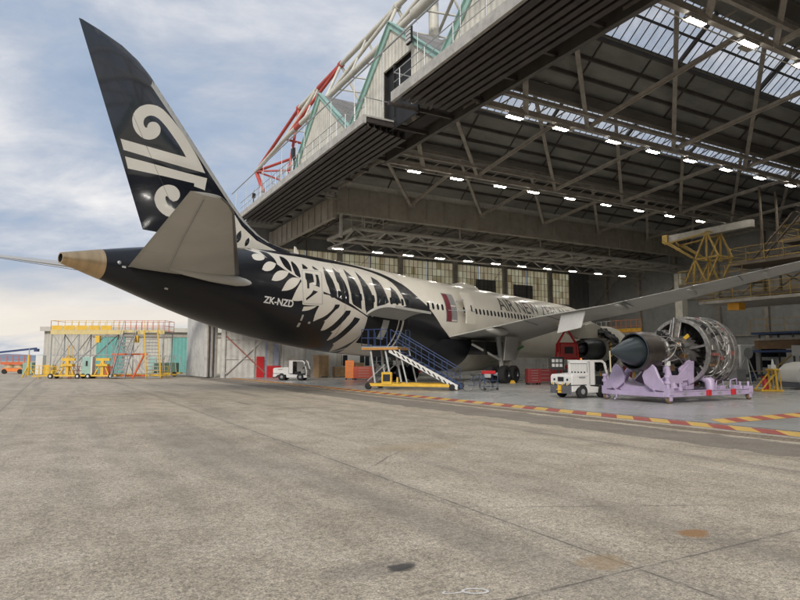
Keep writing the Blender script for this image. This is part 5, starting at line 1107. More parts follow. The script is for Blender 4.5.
# cradle: curved saddle plates rising to the engine mounts
for sy in (-1,1):
    q=MB(); q.prism([(-1.5,0),(-1.6,.25),(-1.3,.55),(-1.12,.95),(-.95,1.12),(-.62,.95),(-.45,.62),(-.55,.30),(-.9,.05)],(-.1,0,.48),(0,-sy,0),(0,0,1),(.12,0,0)); sp_(q,'saddle_arm',bevel=.02)
    q=MB(); q.tube([(.55,sy*1.5,.5),(.7,sy*1.15,.95),(.85,sy*.98,1.4),(.9,sy*.86,1.95)],[.20,.17,.11,.06],10); q.lathe([(-.12,0),(-.12,.15),(.12,.15),(.12,0)],(.88,sy*.92,1.35),(0,0,1),12); sp_(q,'mount_arm',smooth=True)
    q=MB(); q.box((.86,sy*1.0,1.62),(.20,.16,.22)); sp_(q,'white_clamp','white',bevel=.02)
    q=MB(); q.tube([(0.,sy*1.62,.5),(0.,sy*1.62,1.15)],.09,10); q.lathe([(0,.14),(.12,.14)],(0,sy*1.62,.8),(0,0,1),12); q.lathe([(0,.13),(.1,.13)],(0,sy*1.62,1.05),(0,0,1),12); sp_(q,'jack_post',smooth=True)
    q=MB(); q.tube([(3.0,sy*1.45,.45),(3.0,sy*1.42,.85),(2.95,sy*1.2,1.02),(2.8,sy*1.0,1.05)],[.2,.22,.2,.16],12); sp_(q,'front_support',smooth=True)
q=MB()
n=14
pr=[(-1.45+2.9*i/n, .50+.50*(abs(-1+2*i/n))**2.2) for i in range(n+1)]
q.prism([(x,z) for x,z in pr]+[(x,z-.34) for x,z in pr[::-1]],(.1,0,0.14),(0,1,0),(0,0,1),(1.1,0,0)); sp_(q,'curved_tray',bevel=.01)
GP=[(-.3,.0),(1.2,.30),(2.2,1.02),(2.5,.9),(2.5,.2),(1.6,-.02),(0,-.2)]
for y in (-1.05,.97): q=MB(); q.prism(GP,(0,y,.60),(1,0,0),(0,0,1),(0,.08,0)); sp_(q,'side_gusset',bevel=.01)
q=MB(); q.prism([(1.9,0),(1.7,.9),(2.5,1.35),(2.7,1.2),(2.6,0)],(0,-.95,.5),(1,0,0),(0,0,1),(0,.1,0)); sp_(q,'front_yoke_plate',bevel=.015)
for k,(x,y,z) in enumerate(((.6,-1.3,.52),(1.4,-1.2,.55),(3.6,-1.3,.52),(4.6,-1.3,.52),(4.4,.9,.52))):
    q=MB(); q.tube([(x,y,z),(x+.15,y+.05,z+.35),(x+.5,y,z+.42),(x+.7,y+.1,z)],.035,6); q.box((x+.3,y,z+.05),(.35,.3,.16)); sp_(q,'adjuster_link',bevel=.01)
for x in (.9,2.0,3.2,4.6):
    for sy in (-1,1): q=MB(); q.bb(x-.02,x+.02,sy*1.745-.01,sy*1.745+.01,.27,.50); q.bb(x-.14,x+.14,sy*1.74-.012,sy*1.74+.012,.36,.40); sp_(q,'rail_bracket','galv')
for x,y in ((.4,-1.5),(1.0,-1.45),(3.2,-1.5),(5.2,-1.4),(3.0,1.2),(.6,1.2)):
    q=MB(); q.lathe([(0,.10),(.16,.10),(.18,.05),(.34,.05),(.35,0)],(x,y,.46),(0,0,1),10); sp_(q,'screw_jack',smooth=True)
q=MB(); q.tube([(-.1,.9,.3),(-.5,.6,.12),(-.7,.5,.12)],.035,6); sp_(q,'tow_bar')
# ================================================================ cargo access stand
as_=empty('access_stand',Vector((-2.2,38.6,0)),R(-19.5),'blue railed access platform and stair on a yellow wheeled base at the open cargo door','access stairs','aircraft access equipment')
def ap_(mb,n,m,**k): return mb.build(n,m,as_,**k)
PZ=2.55
for y in (-1.0,1.0):
    q=MB(); q.bb(.75,5.9,y-.08,y+.08,.20,.38); ap_(q,'base_rail','yellow',bevel=.01)
q=MB(); 
for x in (0.8,2.0,4.0,5.8): q.bb(x-.07,x+.07,-1,1,.2,.36)
q.bb(1.55,2.2,-1.12,-.98,.3,1.05); q.bb(2.5,2.6,-1.1,-1.0,.4,.75); ap_(q,'base_cross_rail','yellow')
q=MB(); q.bb(1.65,2.1,-1.14,-1.12,.5,.92); ap_(q,'pump_box','black')
for x in (.65,5.9):
    for y in (-1.0,1.0):
        q=MB(); q.lathe([(-.09,.0),(-.09,.16),(-.06,.21),(.06,.21),(.09,.16),(.09,0)],(x,y,.21),(0,1,0),18); ap_(q,'castor_wheel','rubber',smooth=True)
for x0_,x1_ in ((1.05,.75),(2.1,1.7)):
    for y in (-.9,.9):
        q=MB(); q.tube([(x0_,y,.4),(x1_,y,PZ-.15)],.07,8); ap_(q,'support_leg','galv')
for y in (-.9,.9):
    q=MB(); q.tube([(3.1,y,.4),(2.6,y,PZ-.15)],.055,8); q.tube([(.55,y,.5),(1.7,y,1.5)],.035,6); ap_(q,'diagonal_brace','galv')
q=MB(); q.bb(.25,2.6,-1.15,1.15,PZ-.16,PZ-.02,1); q.bb(.25,2.6,-1.17,1.17,PZ-.02,PZ+.03,0); ap_(q,'platform_deck',['galv',mat('amber_deck_edge',(.45,.22,.05),.6)])
def guard(q,P,Q,h=1.08,n=4,kick=True):
    P=Vector(P);Q=Vector(Q); u=Vector((0,0,1))
    for i in range(n+1): a=P.lerp(Q,i/n); q.tube([a,a+u*h],.024,6)
    for z in (h,h*.52,.08): q.tube([P+u*z,Q+u*z],.022,6)
q=MB(); guard(q,(.25,-1.13,PZ),(1.9,-1.13,PZ)); ap_(q,'platform_guardrail','blue')
q=MB(); guard(q,(.25,-1.13,PZ),(.25,1.13,PZ),n=2); ap_(q,'platform_guardrail','blue')
q=MB(); guard(q,(2.6,.3,PZ),(2.6,1.13,PZ),n=1); ap_(q,'platform_guardrail','blue')
# stair flight
sx0,sx1=2.1,6.1
q=MB(); n=11
for i in range(n): t_=(i+.5)/n; q.bb(sx0+(sx1-sx0)*t_-.15,sx0+(sx1-sx0)*t_+.15,-1.0,-.0,PZ-(PZ-.25)*t_-.03,PZ-(PZ-.25)*t_)
ap_(q,'stair_treads','grey')
for y,m_ in ((-1.08,'white'),(.04,'blue')):
    q=MB(); q.prism([(sx0-.1,PZ-.0),(sx0-.1,PZ-.32),(sx1+.1,.05),(sx1+.15,.32)],(0,y,0),(1,0,0),(0,0,1),(0,.06,0)); s_=ap_(q,'stair_stringer',m_)
    if y<0:
        q=MB()
        for i in range(12):
            t_=(i+.6)/12.6; x=sx0+(sx1-sx0)*t_; z=PZ-.17-(PZ-.34)*t_; q.add([(x-.13,y-.006,z+.11),(x-.03,y-.006,z+.10),(x+.14,y-.006,z-.13),(x+.03,y-.006,z-.12)],[(0,1,2,3)])
        q.build('stringer_cutouts','black',s_)
for y in (-1.05,.06):
    q=MB(); u=Vector((0,0,1)); A=Vector((sx0,y,PZ));B=Vector((sx1,y,.3))
    q.tube([A+u*1.05,B+u*1.0],.028,6); q.tube([A+u*.55,B+u*.5],.022,6)
    for i in range(6): a=A.lerp(B,i/5); q.tube([a,a+u*1.03],.022,6)
    ap_(q,'stair_handrail','blue')
# bicycle and small trolley at the stair foot
bk=empty('bicycle',Vector((4.35,34.9,0)),R(8),'silver wheeled bicycle leaning by the foot of the blue stairs','bicycle')
for x in (-.52,.52):
    q=MB(); q.tube([(x+.33*math.cos(g),0,.34+.33*math.sin(g)) for g in np.linspace(0,2*PI,25)],.018,6,cap=False); wq=q.build('wheel','rubber',bk,smooth=True)
    q=MB(); q.tube([(x+.315*math.cos(g),0,.34+.315*math.sin(g)) for g in np.linspace(0,2*PI,25)],.010,5,cap=False)
    for k in range(8): g=PI*k/8; q.tube([(x-.3*math.cos(g),0,.34-.3*math.sin(g)),(x+.3*math.cos(g),0,.34+.3*math.sin(g))],.003,3)
    q.build('rim','galv',wq)
q=MB(); 
for a,b in (((-.52,0,.34),(-.1,0,.32)),((-.52,0,.34),(-.22,0,.78)),((-.1,0,.32),(-.24,0,.88)),((-.1,0,.32),(.36,0,.80)),((-.22,0,.76),(.34,0,.84)),((.33,0,.92),(.52,0,.34))): q.tube([a,b],.016,6)
q.build('frame','blue',bk); q=MB(); q.prism([(-.14,0),(.14,.03),(.14,-.03)],(-.25,-.07,.91),(1,0,0),(0,1,0),(0,0,.04)); q.bb(-.36,-.12,-.07,.07,.90,.94); q.build('saddle','black',bk)
q=MB(); q.tube([(.33,-.24,.98),(.30,0,.95),(.33,.24,.98)],.013,6); q.build('handlebar','black',bk); q=MB(); q.bb(.42,.78,-.14,.14,.78,.98); q.build('basket','galv',bk)
tr=empty('tool_trolley',Vector((5.25,36.6,0)),R(20),'small blue framed trolley with a red box on top beside the bicycle','trolley')
q=MB()
for x in (-.45,.45):
    for y in (-.3,.3): q.tube([(x,y,.1),(x,y,.95)],.022,6)
for z in (.2,.55,.92): q.bb(-.47,.47,-.32,.32,z,z+.02)
q.build('frame','blue',tr); q=MB(); q.bb(-.36,.36,-.22,.22,.945,1.14); q.build('red_box','red',tr,bevel=.01)
for x in (-.42,.42): q=MB(); q.lathe([(-.02,.0),(-.02,.08),(.02,.08),(.02,0)],(x,-.3,.08),(0,1,0),12); q.build('castor_wheel','rubber',tr)
gq=L3(31.8,5.7,0); cw=JT+Matrix.Rotation(JR,3,'Z')@Vector((gq.x,gq.y,0))
q=MB(); q.prism([(-.25,0),(.25,0),(.1,.22),(-.1,.22)],(0,-.12,0.006),(1,0,0),(0,0,1),(0,.24,0)); o=q.build('wheel_chock','yellow',loc=(cw.x,cw.y,0),rot=(0,0,.2)); tag(o,'yellow wedge chock on the floor in front of the main wheels','wheel chock')
# ================================================================ clutter inside the hangar
def cart(loc,rz,dims,label,nm='tool_cabinet',m='red',cat='tool cabinet',group=None,rows=4):
    r=empty(nm,loc,rz,label,cat,group); L_,W_,H_=dims
    q=MB(); q.bb(-L_/2,L_/2,-W_/2,W_/2,.14,H_); q.build('cabinet',m,r,bevel=.015)
    for k in range(rows):
        z=.2+(H_-.26)*k/rows; q=MB(); q.bb(-L_/2+.04,L_/2-.04,-W_/2-.015,-W_/2,z,z+(H_-.26)/rows-.03); dr=q.build('drawer',m,r,bevel=.006)
        q=MB(); q.bb(-L_/4,L_/4,-W_/2-.045,-W_/2-.02,z+(H_-.26)/rows-.08,z+(H_-.26)/rows-.06); q.build('handle','galv',dr)
    for x in (-1,1):
        for y in (-1,1): q=MB(); q.lathe([(-.02,0),(-.02,.07),(.02,.07),(.02,0)],(x*(L_/2-.1),y*(W_/2-.08),.072),(0,1,0),12); q.build('castor_wheel','rubber',r)
    return r
cart(Vector((-3.2,55.5,0)),R(-8),(1.9,.7,1.2),'long orange-red tool cabinet under the cargo door platform','tool_cabinet',mat('worn_orange_red',(.42,.07,.035),.55,0,.15,2,dirt=.3),group='tool cabinets on the hangar floor')
cart(Vector((-4.6,56.3,0)),R(4),(.8,.6,1.75),'tall orange tool cabinet left of the long red one','tool_cabinet','orange',group='tool cabinets on the hangar floor',rows=6)
cart(Vector((9.6,44.5,0)),R(10),(1.0,.6,1.15),'dark red tool cabinet right of the main landing gear','tool_cabinet',mat('dark_cabinet_red',(.22,.03,.03),.55,0,.15,2,dirt=.3),group='tool cabinets on the hangar floor',rows=5)
cart(Vector((11.0,47.5,0)),R(0),(1.6,.7,1.1),'low dark red tool cabinet under the engine pylon','tool_cabinet',mat('dull_dark_red',(.26,.03,.03),.5,0,.1,2),group='tool cabinets on the hangar floor',rows=3)
# red engine hoist frame between fuselage and engine
eh=empty('engine_hoist',Vector((12.35,45.4,0)),R(15),'tall red hoist frame standing between the fuselage and the open engine','hoist')
q=MB()
for x in (-.75,.75):
    q.beam((x,-.5,0.02),(x,-.1,3.0),.12,.12); q.beam((x,.6,0.02),(x,.1,3.0),.12,.12); q.beam((x,0,3.0),(0,0,4.15),.12,.12); q.beam((x,-.45,.5),(x,.5,.5),.1,.1)
for z in (1.9,3.0): q.beam((-.75,0,z),(.75,0,z),.14,.14)
q.build('frame','red',eh); q=MB(); q.bb(-.62,.62,-.25,.2,1.95,2.95); q.build('winch_housing',mat('winch_red',(.40,.05,.045),.5,0,.2,2,dirt=.3),eh,bevel=.03); q=MB(); q.bb(-.35,.35,-.27,-.25,2.25,2.75); q.build('winch_grille','black',eh); q=MB(); q.tube([(0,0,4.1),(0,0,4.8)],.04,6); q.build('hook_chain','galv',eh)
# notice board
nb=empty('notice_board',Vector((11.0,43.0,0)),R(-8),'dark stand with a grid of small white cards behind the tractor','notice board')
q=MB(); q.bb(-.45,.45,-.02,.02,1.1,2.0); q.tube([(-.4,0,0.01),(-.4,0,1.1)],.025,6); q.tube([(.4,0,0.01),(.4,0,1.1)],.025,6); q.build('board','black',nb)
for i in range(3):
    for j in range(2): q=MB(); q.bb(-.38+i*.26,-.18+i*.26,-.03,-.021,1.3+j*.32,1.52+j*.32); q.build('card','white',nb)
# crates and racking at the far wall
def crate(loc,rz,d,label):
    r=empty('wooden_crate',loc,rz,label,'crate','wooden crates by the far wall'); a,b,c=d
    q=MB(); q.bb(-a/2,a/2,-b/2,b/2,.12,c); q.build('box','wood',r)
    q=MB()
    for x in (-a/2,0,a/2): q.bb(x-.05,x+.05,-b/2-.03,-b/2,.1,c+.01)
    for z in (.16,c-.06): q.bb(-a/2-.05,a/2+.05,-b/2-.035,-b/2-.005,z-.05,z+.05)
    q.build('batten',mat('pale_batten',(.42,.31,.18),.7) if 'pale_batten' not in bpy.data.materials else bpy.data.materials['pale_batten'],r)
    for x in (-a/2+.1,a/2-.1): q=MB(); q.bb(x-.06,x+.06,-b/2,b/2,0,.12); q.build('skid','wood',r)
    return r
crate(hw(8.4,36.6),HR+R(20),(1.3,.9,2.3),'tall brown wooden crate behind the far tow tractor')
crate(hw(10.4,36.0),HR,(1.5,.9,1.1),'low pale wooden crate right of the far tow tractor')
crate(hw(12.8,36.8),HR,(.9,.8,1.5),'narrow wooden crate between the low crate and the wire rack')
def rack(loc,rz,label,n=3,L_=2.6,H_=1.7):
    r=empty('storage_rack',loc,rz,label,'storage rack','wire racks along the far wall')
    q=MB()
    for x in np.linspace(-L_/2,L_/2,n):
        for y in (-.4,.4): q.tube([(x,y,0.01),(x,y,H_)],.03,6)
    for y in (-.4,.4): q.beam((-L_/2,y,.2),(L_/2,y,H_-.1),.02,.02)
    q.build('rack_frame','grey',r)
    for z in (.3,.95,H_-.05): q=MB(); q.bb(-L_/2,L_/2,-.4,.4,z,z+.03); q.build('shelf','galv',r)
    random.seed(int(L_*10+loc.x)); 
    for k in range(5): x=-L_/2+.3+k*(L_-.6)/4; z=random.choice((.33,.98)); q=MB(); q.bb(x-.18,x+.18,-.25,.25,z,z+random.uniform(.2,.45)); q.build('storage_box',random.choice(('blue','grey','wood','red')),r,bevel=.01)
    return r
rack(hw(16,36.8),HR,'wire storage rack loaded with small boxes, left one under the office windows')
rack(hw(20.4,36.9),HR,'long wire storage rack, right one under the office windows',4,3.4,1.5)
# pale blue-grey portable cabin, yellow stand, white hood at the right edge
cb_=empty('service_cabin',Vector((32.6,54.6,0)),R(4),'grey-white service cabin with two dark windows and a dark doorway against the back wall','cabin')
q=MB(); q.bb(-3.2,2.6,-1.2,1.2,.35,3.1); q.build('shell',mat('cabin_grey_white',(.68,.68,.65),.5,0,.1,1,dirt=.2),cb_,bevel=.08,seg=2)
q=MB(); q.bb(-2.6,-1.9,-1.26,-1.2,.4,2.55); q.build('doorway','black_int',cb_)
for x0_,x1_,z0_,z1_ in ((-1.5,.9,2.05,2.75),(-1.3,-.2,1.15,1.75)): q=MB(); q.bb(x0_,x1_,-1.25,-1.2,z0_,z1_); q.build('window','glass',cb_)
for x in (-2,1.6): q=MB(); q.lathe([(-.12,0),(-.12,.35),(.12,.35),(.12,0)],(x,-1.0,.35),(0,1,0),18); q.build('wheel','rubber',cb_)
q=MB(); q.bb(-3.4,2.8,-1.3,-1.2,.3,.55); q.build('skirt',mat('cabin_skirt',(.12,.14,.16),.6),cb_)
ys=empty('yellow_stand',Vector((20.7,34.7,0)),R(-5),'yellow triangular floor stand holding a red fire extinguisher near the right edge','equipment stand')
q=MB()
for y in (-.4,.4): q.bb(-.6,.6,y-.05,y+.05,.03,.12); q.beam((.28,y,.1),(.22,y,1.25),.09,.09); q.beam((-.55,y,.12),(.2,y,1.0),.06,.06); q.beam((.5,y,.1),(.42,y,1.2),.05,.05)
q.bb(-.6,-.5,-.4,.4,.03,.12); q.bb(.5,.6,-.4,.4,.03,.12); q.bb(.1,.4,-.45,.45,1.2,1.28); q.build('frame','yellow',ys)
q=MB(); q.bb(.12,.38,-.2,.2,1.28,1.5); q.lathe([(0,.08),(.2,.06),(.3,.04),(.32,0)],(.3,0,1.5),(0,0,1),12); q.build('hose_head','white',ys,bevel=.02)
q=MB(); q.lathe([(0,.0),(0,.15),(.45,.15),(.55,.08),(.6,.03),(.6,0)],(-.15,0,.13),(0,0,1),18); q.build('extinguisher','red',ys,smooth=True)
wh_=empty('covered_vehicle',Vector((26.6,37.6,0)),R(-3),'smooth white hooded vehicle with a dark skirt, cut by the right edge of the photo','vehicle')
q=MB(); q.prism([(-2.9,.42),(-2.95,.7),(-2.8,1.25),(-2.45,1.55),(-1.9,1.66),(2.4,1.75),(2.6,1.6),(2.65,.42)],(0,-1.1,0),(1,0,0),(0,0,1),(0,2.2,0)); q.build('hood',mat('white_hood',(.60,.585,.54),.4,0,.05,1),wh_,bevel=.12,seg=3,smooth=True)
q=MB(); q.bb(-2.85,2.6,-1.06,1.06,.12,.44); q.build('skirt',mat('skirt_grey',(.10,.10,.12),.5),wh_,bevel=.03)
for x in (-1.8,1.8): q=MB(); q.lathe([(-.1,0),(-.1,.28),(.1,.28),(.1,0)],(x,-1.0,.28),(0,1,0),18); q.build('wheel','rubber',wh_)
q=MB(); q.prism([(-2.2,1.6),(-2.0,1.68),(-1.2,1.68),(-1.2,1.1),(-2.2,1.0)],(0,-1.112,0),(1,0,0),(0,0,1),(0,.012,0)); q.build('side_flap',mat('white_flap',(.52,.51,.47),.4),wh_)
ps=empty('pale_screen',Vector((30.6,47.0,0)),R(0),'white sheet screen on a post above the white hooded vehicle','screen')
q=MB(); q.bb(-.6,.6,-.03,.03,2.1,2.9); q.build('sheet','white',ps); q=MB(); q.tube([(0,0,.01),(0,0,2.1)],.04,6); q.tube([(-.5,0,.03),(.5,0,.03)],.05,6); q.build('post','steel_d',ps)
# small engine work trestles near the back
tq=empty('engine_trestle',Vector((26.3,46.6,0)),R(12),'silver tripod trestle with a glass dial in front of the service cabin','trestle')
q=MB()
for g in (0,2.1,4.2): q.tube([(0,0,2.2),(.9*math.cos(g),.9*math.sin(g),.02)],.05,6)
q.lathe([(-.06,0),(-.06,.42),(.06,.42),(.06,0)],(0,-.1,2.3),(0,1,0),20); q.build('trestle','galv',tq)
q=MB(); q.bb(-1.4,-.6,-.5,.3,.3,1.1); q.tube([(-1,-.2,1.1),(-1,-.2,1.9)],.08,8); q.build('pump','grey',tq)
# ---------------- multi-level docking at the right, under the roof
dk=empty('overhead_docking',hw(30,2.5),HR,'yellow framed multi-level maintenance docking hanging behind the wing at the right','maintenance dock')
def dp(mb,n,m,**k): return mb.build(n,m,dk,**k)
M['dockyel']=mat('aged_yellow_steel',(.36,.235,.05),.6,0,.2,2,dirt=.3,dirtcol=(.12,.08,.04))
M['docksteel']=mat('brown_dock_steel',(.13,.10,.07),.6,0,.25,2,dirt=.3)
q=MB(); q.beam((0,8.3,12.15),(0,.9,12.15),.5,.55); dp(q,'hoist_beam','steel_l'); q=MB(); q.bb(-.4,.4,8.1,8.6,11.8,12.5); dp(q,'hoist_trolley','dockyel')
TW=[((0,4.1,12.0),(0,5.2,9.9)),((0,4.1,12.0),(0,3.2,9.9)),((0,4.1,12.0),(0,4.2,9.7)),((0,5.2,9.9),(0,3.2,9.9)),((0,5.2,9.9),(0,6.2,8.1)),((0,5.2,9.9),(0,4.3,7.9)),((0,3.2,9.9),(0,4.3,7.9)),((0,5.2,9.9),(0,5.4,8.0)),((0,7.6,11.7),(0,5.2,9.9)),((0,8.2,11.9),(0,5.2,9.9)),((0,8.0,11.6),(0,4.1,11.9))]
q=MB()
for a,b in TW:
    for dx in (-.9,.9): q.beam((dx+a[0],a[1],a[2]),(dx+b[0],b[1],b[2]),.12,.12)
for y,z in ((4.1,12),(5.2,9.9),(3.2,9.9),(6.2,8.1),(4.3,7.9)): q.beam((-.9,y,z),(.9,y,z),.1,.1)
dp(q,'lattice_tower','dockyel')
def deck(x0,x1,y0,y1,z,rail='dockyel',dm='docksteel'):
    q=MB(); q.bb(x0,x1,y0,y1,z-.22,z); dp(q,'walk_deck',dm)
    q=MB(); guard(q,(x0,y0,z),(x0,y1,z),1.1,max(2,int(abs(y1-y0)/1.3))); dp(q,'deck_railing',rail)
    q=MB(); guard(q,(x1,y0,z),(x1,y1,z),1.1,max(2,int(abs(y1-y0)/1.3))); dp(q,'deck_railing',rail)
    for yy in (y0,y1): q=MB(); guard(q,(x0,yy,z),(x1,yy,z),1.1,max(1,int(abs(x1-x0)/1.5))); dp(q,'deck_railing',rail)
deck(-1.2,1.4,1.2,6.6,7.9); deck(-1.2,1.6,-3.2,2.2,9.1); deck(.5,3.5,-9,1.6,6.9); deck(1.8,4.6,-7.5,-1.2,12.2,'docksteel'); deck(3,5.5,-9,3,9.8,'docksteel'); deck(-2,4,-9.5,4.3,6.3,'dockyel','steel')
deck(2.4,4.8,-3.4,.2,10.9)
q=MB(); 
for (x,y) in ((2,-3),(4.2,-3),(2,-8),(4.2,-8),(2,1.4),(4.2,1.4)): q.beam((x,y,6.2),(x,y,15.3),.14,.14)
for (x,y,z) in ((2,-3,6.4),(2,-8,9),(4.2,-3,9)): q.beam((x,y,z),(x,y+4.6,z+3),.09,.09); q.beam((x,y+4.6,z),(x,y,z+3),.09,.09)
q.beam((0,1.3,9.1),(0,-2,12.3),.2,.06); q.beam((1.0,1.3,9.1),(1.0,-2,12.3),.2,.06); dp(q,'hanger_post','docksteel')
q=MB(); q.bb(-1.2,-.4,1.6,2.5,5.55,6.35); q2=dp(q,'orange_box',mat('orange_yellow_panel',(.75,.36,.03),.5))
# low docking with blue beams and brown timber underneath
ld=empty('low_docking',hw(36,0),HR,'low blue-beamed docking platform with brown panels behind the removed engine','maintenance dock')
for z,m_ in ((4.1,'blue'),(3.6,'steel'),(2.6,'blue')):
    q=MB(); q.bb(-.2,3.,-12,7.5,z-.18,z); q.build('deck_beam',m_,ld)
for y in np.arange(-12,7.6,2.7):
    for x in (0,2.8): q=MB(); q.beam((x,y,0.02),(x,y,4.1),.12,.12); q.build('upright','steel_d',ld)
q=MB(); guard(q,(-.2,-12,4.1),(-.2,7.5,4.1),1.1,14); q.build('deck_railing','dockyel',ld)
q=MB(); q.beam((-.1,7.0,.1),(-.1,2.0,4.0),.1,.1); q.beam((-.1,-3,2.6),(-.1,2,5.6),.12,.12); q.build('diagonal_brace','dockyel',ld)
q=MB(); q.bb(-.1,0,-5,7.3,2.7,3.4); q.build('timber_panel',mat('brown_timber_panel',(.17,.10,.05),.7,0,.3,2),ld)
for y in (-6.,-4.2): q=MB(); q.bb(-.1,1.0,y-.6,y+.6,4.15,5.4); w_=q.build('control_cabinet','grey',ld,bevel=.03); q=MB(); q.bb(-.13,-.1,y-.35,y+.35,4.6,5.15); q.build('cabinet_window','glass',w_)
# orange and white railed platform seen over the engine inlet
op=empty('railed_platform',hw(36,21.2),HR,'work platform with orange and white guardrails seen above the engine inlet','work platform')
q=MB(); q.bb(-1,1,-3.4,2.6,4.4,4.55); q.build('deck','steel_l',op)
q=MB(); guard(q,(-1,-3.2,4.55),(-1,.6,4.55),1.3,6); q.build('guardrail','orange',op); q=MB(); guard(q,(-1,.6,4.55),(-1,2.6,4.55),1.3,3); q.build('guardrail','white',op)
q=MB()
for y in (-3.2,-.5,2.4): q.beam((-.9,y,.01),(-.9,y,4.4),.12,.12); q.beam((.9,y,.01),(.9,y,4.4),.12,.12)
q.build('support_leg','yellow',op); q=MB(); q.bb(-.98,-.9,-3.1,.5,4.6,5.0); q.build('kick_panel','yellow',op)
# ================================================================ left of the hangar: workshop, docking, lifts
wb=empty('workshop_building',Vector((-48.2,83,0)),R(13),'low cream workshop building with teal sliding doors at the far left','building')
def wp(mb,n,m,**k): return mb.build(n,m,wb,**k)
q=MB(); q.bb(0,40,0,18,0,6.0); wp(q,'wall','cream')
q=MB(); q.bb(-.4,40.4,-.5,18.4,6.0,6.25); q.bb(-.4,40.4,-.6,-.4,5.7,6.3); wp(q,'roof',mat('pale_roof_edge',(.50,.48,.42),.6,0,.1,1,dirt=.2))
for x0_,x1_ in ((6.6,10.2),(16.3,20.4),(24,31)): q=MB(); q.bb(x0_,x1_,-.12,-.02,.05,5.0); wp(q,'sliding_door',ribbed('teal_cladding_%d'%int(x0_),(.13,.36,.32),0,.5,.4,.6,dirt=.2))
q=MB(); q.bb(6,23.2,-.2,-.02,5.0,5.25); wp(q,'door_track','steel')
q=MB(); q.bb(13.5,14.4,-.1,-.02,.05,2.2); wp(q,'side_door','teal')
ds=empty('docking_stand',Vector((-35.6,62.4,0)),R(0),'tall yellow and orange railed docking stand with two stairs in front of the cream workshop','docking stand')
def dq(mb,n,m,**k): return mb.build(n,m,ds,**k)
DZ=4.7
M['pale_y']=mat('sun_faded_yellow',(.72,.45,.05),.6,0,.12,2,dirt=.2)
M['pale_r']=mat('faded_orange_red',(.62,.13,.04),.6,0,.12,2,dirt=.2)
q=MB(); q.bb(0,11.6,0,2.6,DZ-.14,DZ); dq(q,'platform_deck','grey')
q=MB(); q.bb(0,11.6,-.04,0,DZ-.3,DZ+.12); dq(q,'edge_panel',mat('pale_yellow_panel',(.62,.50,.22),.6,0,.1,2,dirt=.2))
for k in range(5): q=MB(); q.bb(.1+k*1.25,1.2+k*1.25,-.05,-.035,DZ+.15,DZ+.6); dq(q,'kick_panel','pale_y')
for x0_,x1_,m_ in ((0,6.4,'pale_y'),(6.4,11.6,'pale_r')):
    for y in (0,2.6): q=MB(); guard(q,(x0_,y,DZ),(x1_,y,DZ),1.1,9); dq(q,'guardrail',m_)
for x in (0,11.6): q=MB(); guard(q,(x,0,DZ),(x,2.6,DZ),1.1,2); dq(q,'guardrail','pale_r')
for x in (.1,2.9,5.8,7.4,11.5):
    for y in (0.05,2.5): q=MB(); q.tube([(x,y,.05),(x,y,DZ-.14)],.055,6); dq(q,'upright','galv')
q=MB()
for x0_,x1_,z0_,z1_ in ((.1,2.9,.6,DZ-.2),(2.9,.1,.6,DZ-.2),(2.9,5.8,1.6,DZ-.2),(5.8,2.0,DZ-.2,.9),(.1,5.8,2.3,2.3),(7.4,5.8,.6,DZ-.2),(5.8,7.4,.6,DZ-.2),(5.8,7.4,2.3,2.3)):
    for y in (0.05,2.5): q.tube([(x0_,y,z0_),(x1_,y,z1_)],.04,6)
for x in (.1,2.9,5.8): q.tube([(x,0,.5),(x,2.5,DZ-.3)],.035,6)
dq(q,'lattice_brace','galv')
q=MB(); q.bb(-.4,12,-.25,-.05,.18,.34); q.bb(-.4,12,2.6,2.75,.18,.34); dq(q,'base_rail','pale_y')
def stair(x,w_,run,m1,m2,lean=0):
    # climbs away from the viewer to the deck edge
    q=MB(); n=14
    for i in range(n): t_=(i+.5)/n; q.bb(x+lean*t_,x+w_+lean*t_,-run+run*t_-.12,-run+run*t_+.12,DZ*t_-.04,DZ*t_+.05)
    dq(q,'stair_treads','grey')
    for xx in (x,x+w_): q=MB(); q.beam((xx,-run,.1),(xx+lean,0,DZ),.06,.26); q.tube([(xx,-run,1.1),(xx+lean,0,DZ+1.05)],.03,6); q.tube([(xx,-run,.1),(xx,-run,1.1)],.03,6); dq(q,'stair_stringer',m1)
stair(8.3,1.3,4.2,'galv','galv',-.85); stair(11.7,1.35,4.4,'pale_y','pale_y',-2.2)
q=MB()
for (a,b) in (((7.3,-.4,.2),(9.6,-.4,3.9)),((9.8,-.4,.2),(7.4,-.4,3.9)),((8.6,-.4,.2),(10.4,-.4,2.4)),((10.4,-.4,.2),(8.4,-.4,2.4))): q.tube([a,b],.05,6)
dq(q,'stair_cross_brace','white')
q=MB(); q.bb(6.6,10.2,-.6,-.45,2.3,2.45); q.beam((6.6,-.5,.1),(7.0,-.5,2.4),.14,.14); q.beam((10.3,-4.0,.1),(9.9,-.5,2.5),.14,.14); q.bb(4.6,10.4,-1.4,-1.25,.16,.34); q.bb(6.2,6.9,-1.1,-.9,.3,1.2); dq(q,'red_stair_base','pale_r')
for x in (5.0,8.9): q=MB(); q.box((x,-.3,3.9),(.45,.3,.7)); dq(q,'hanging_box','pale_y')
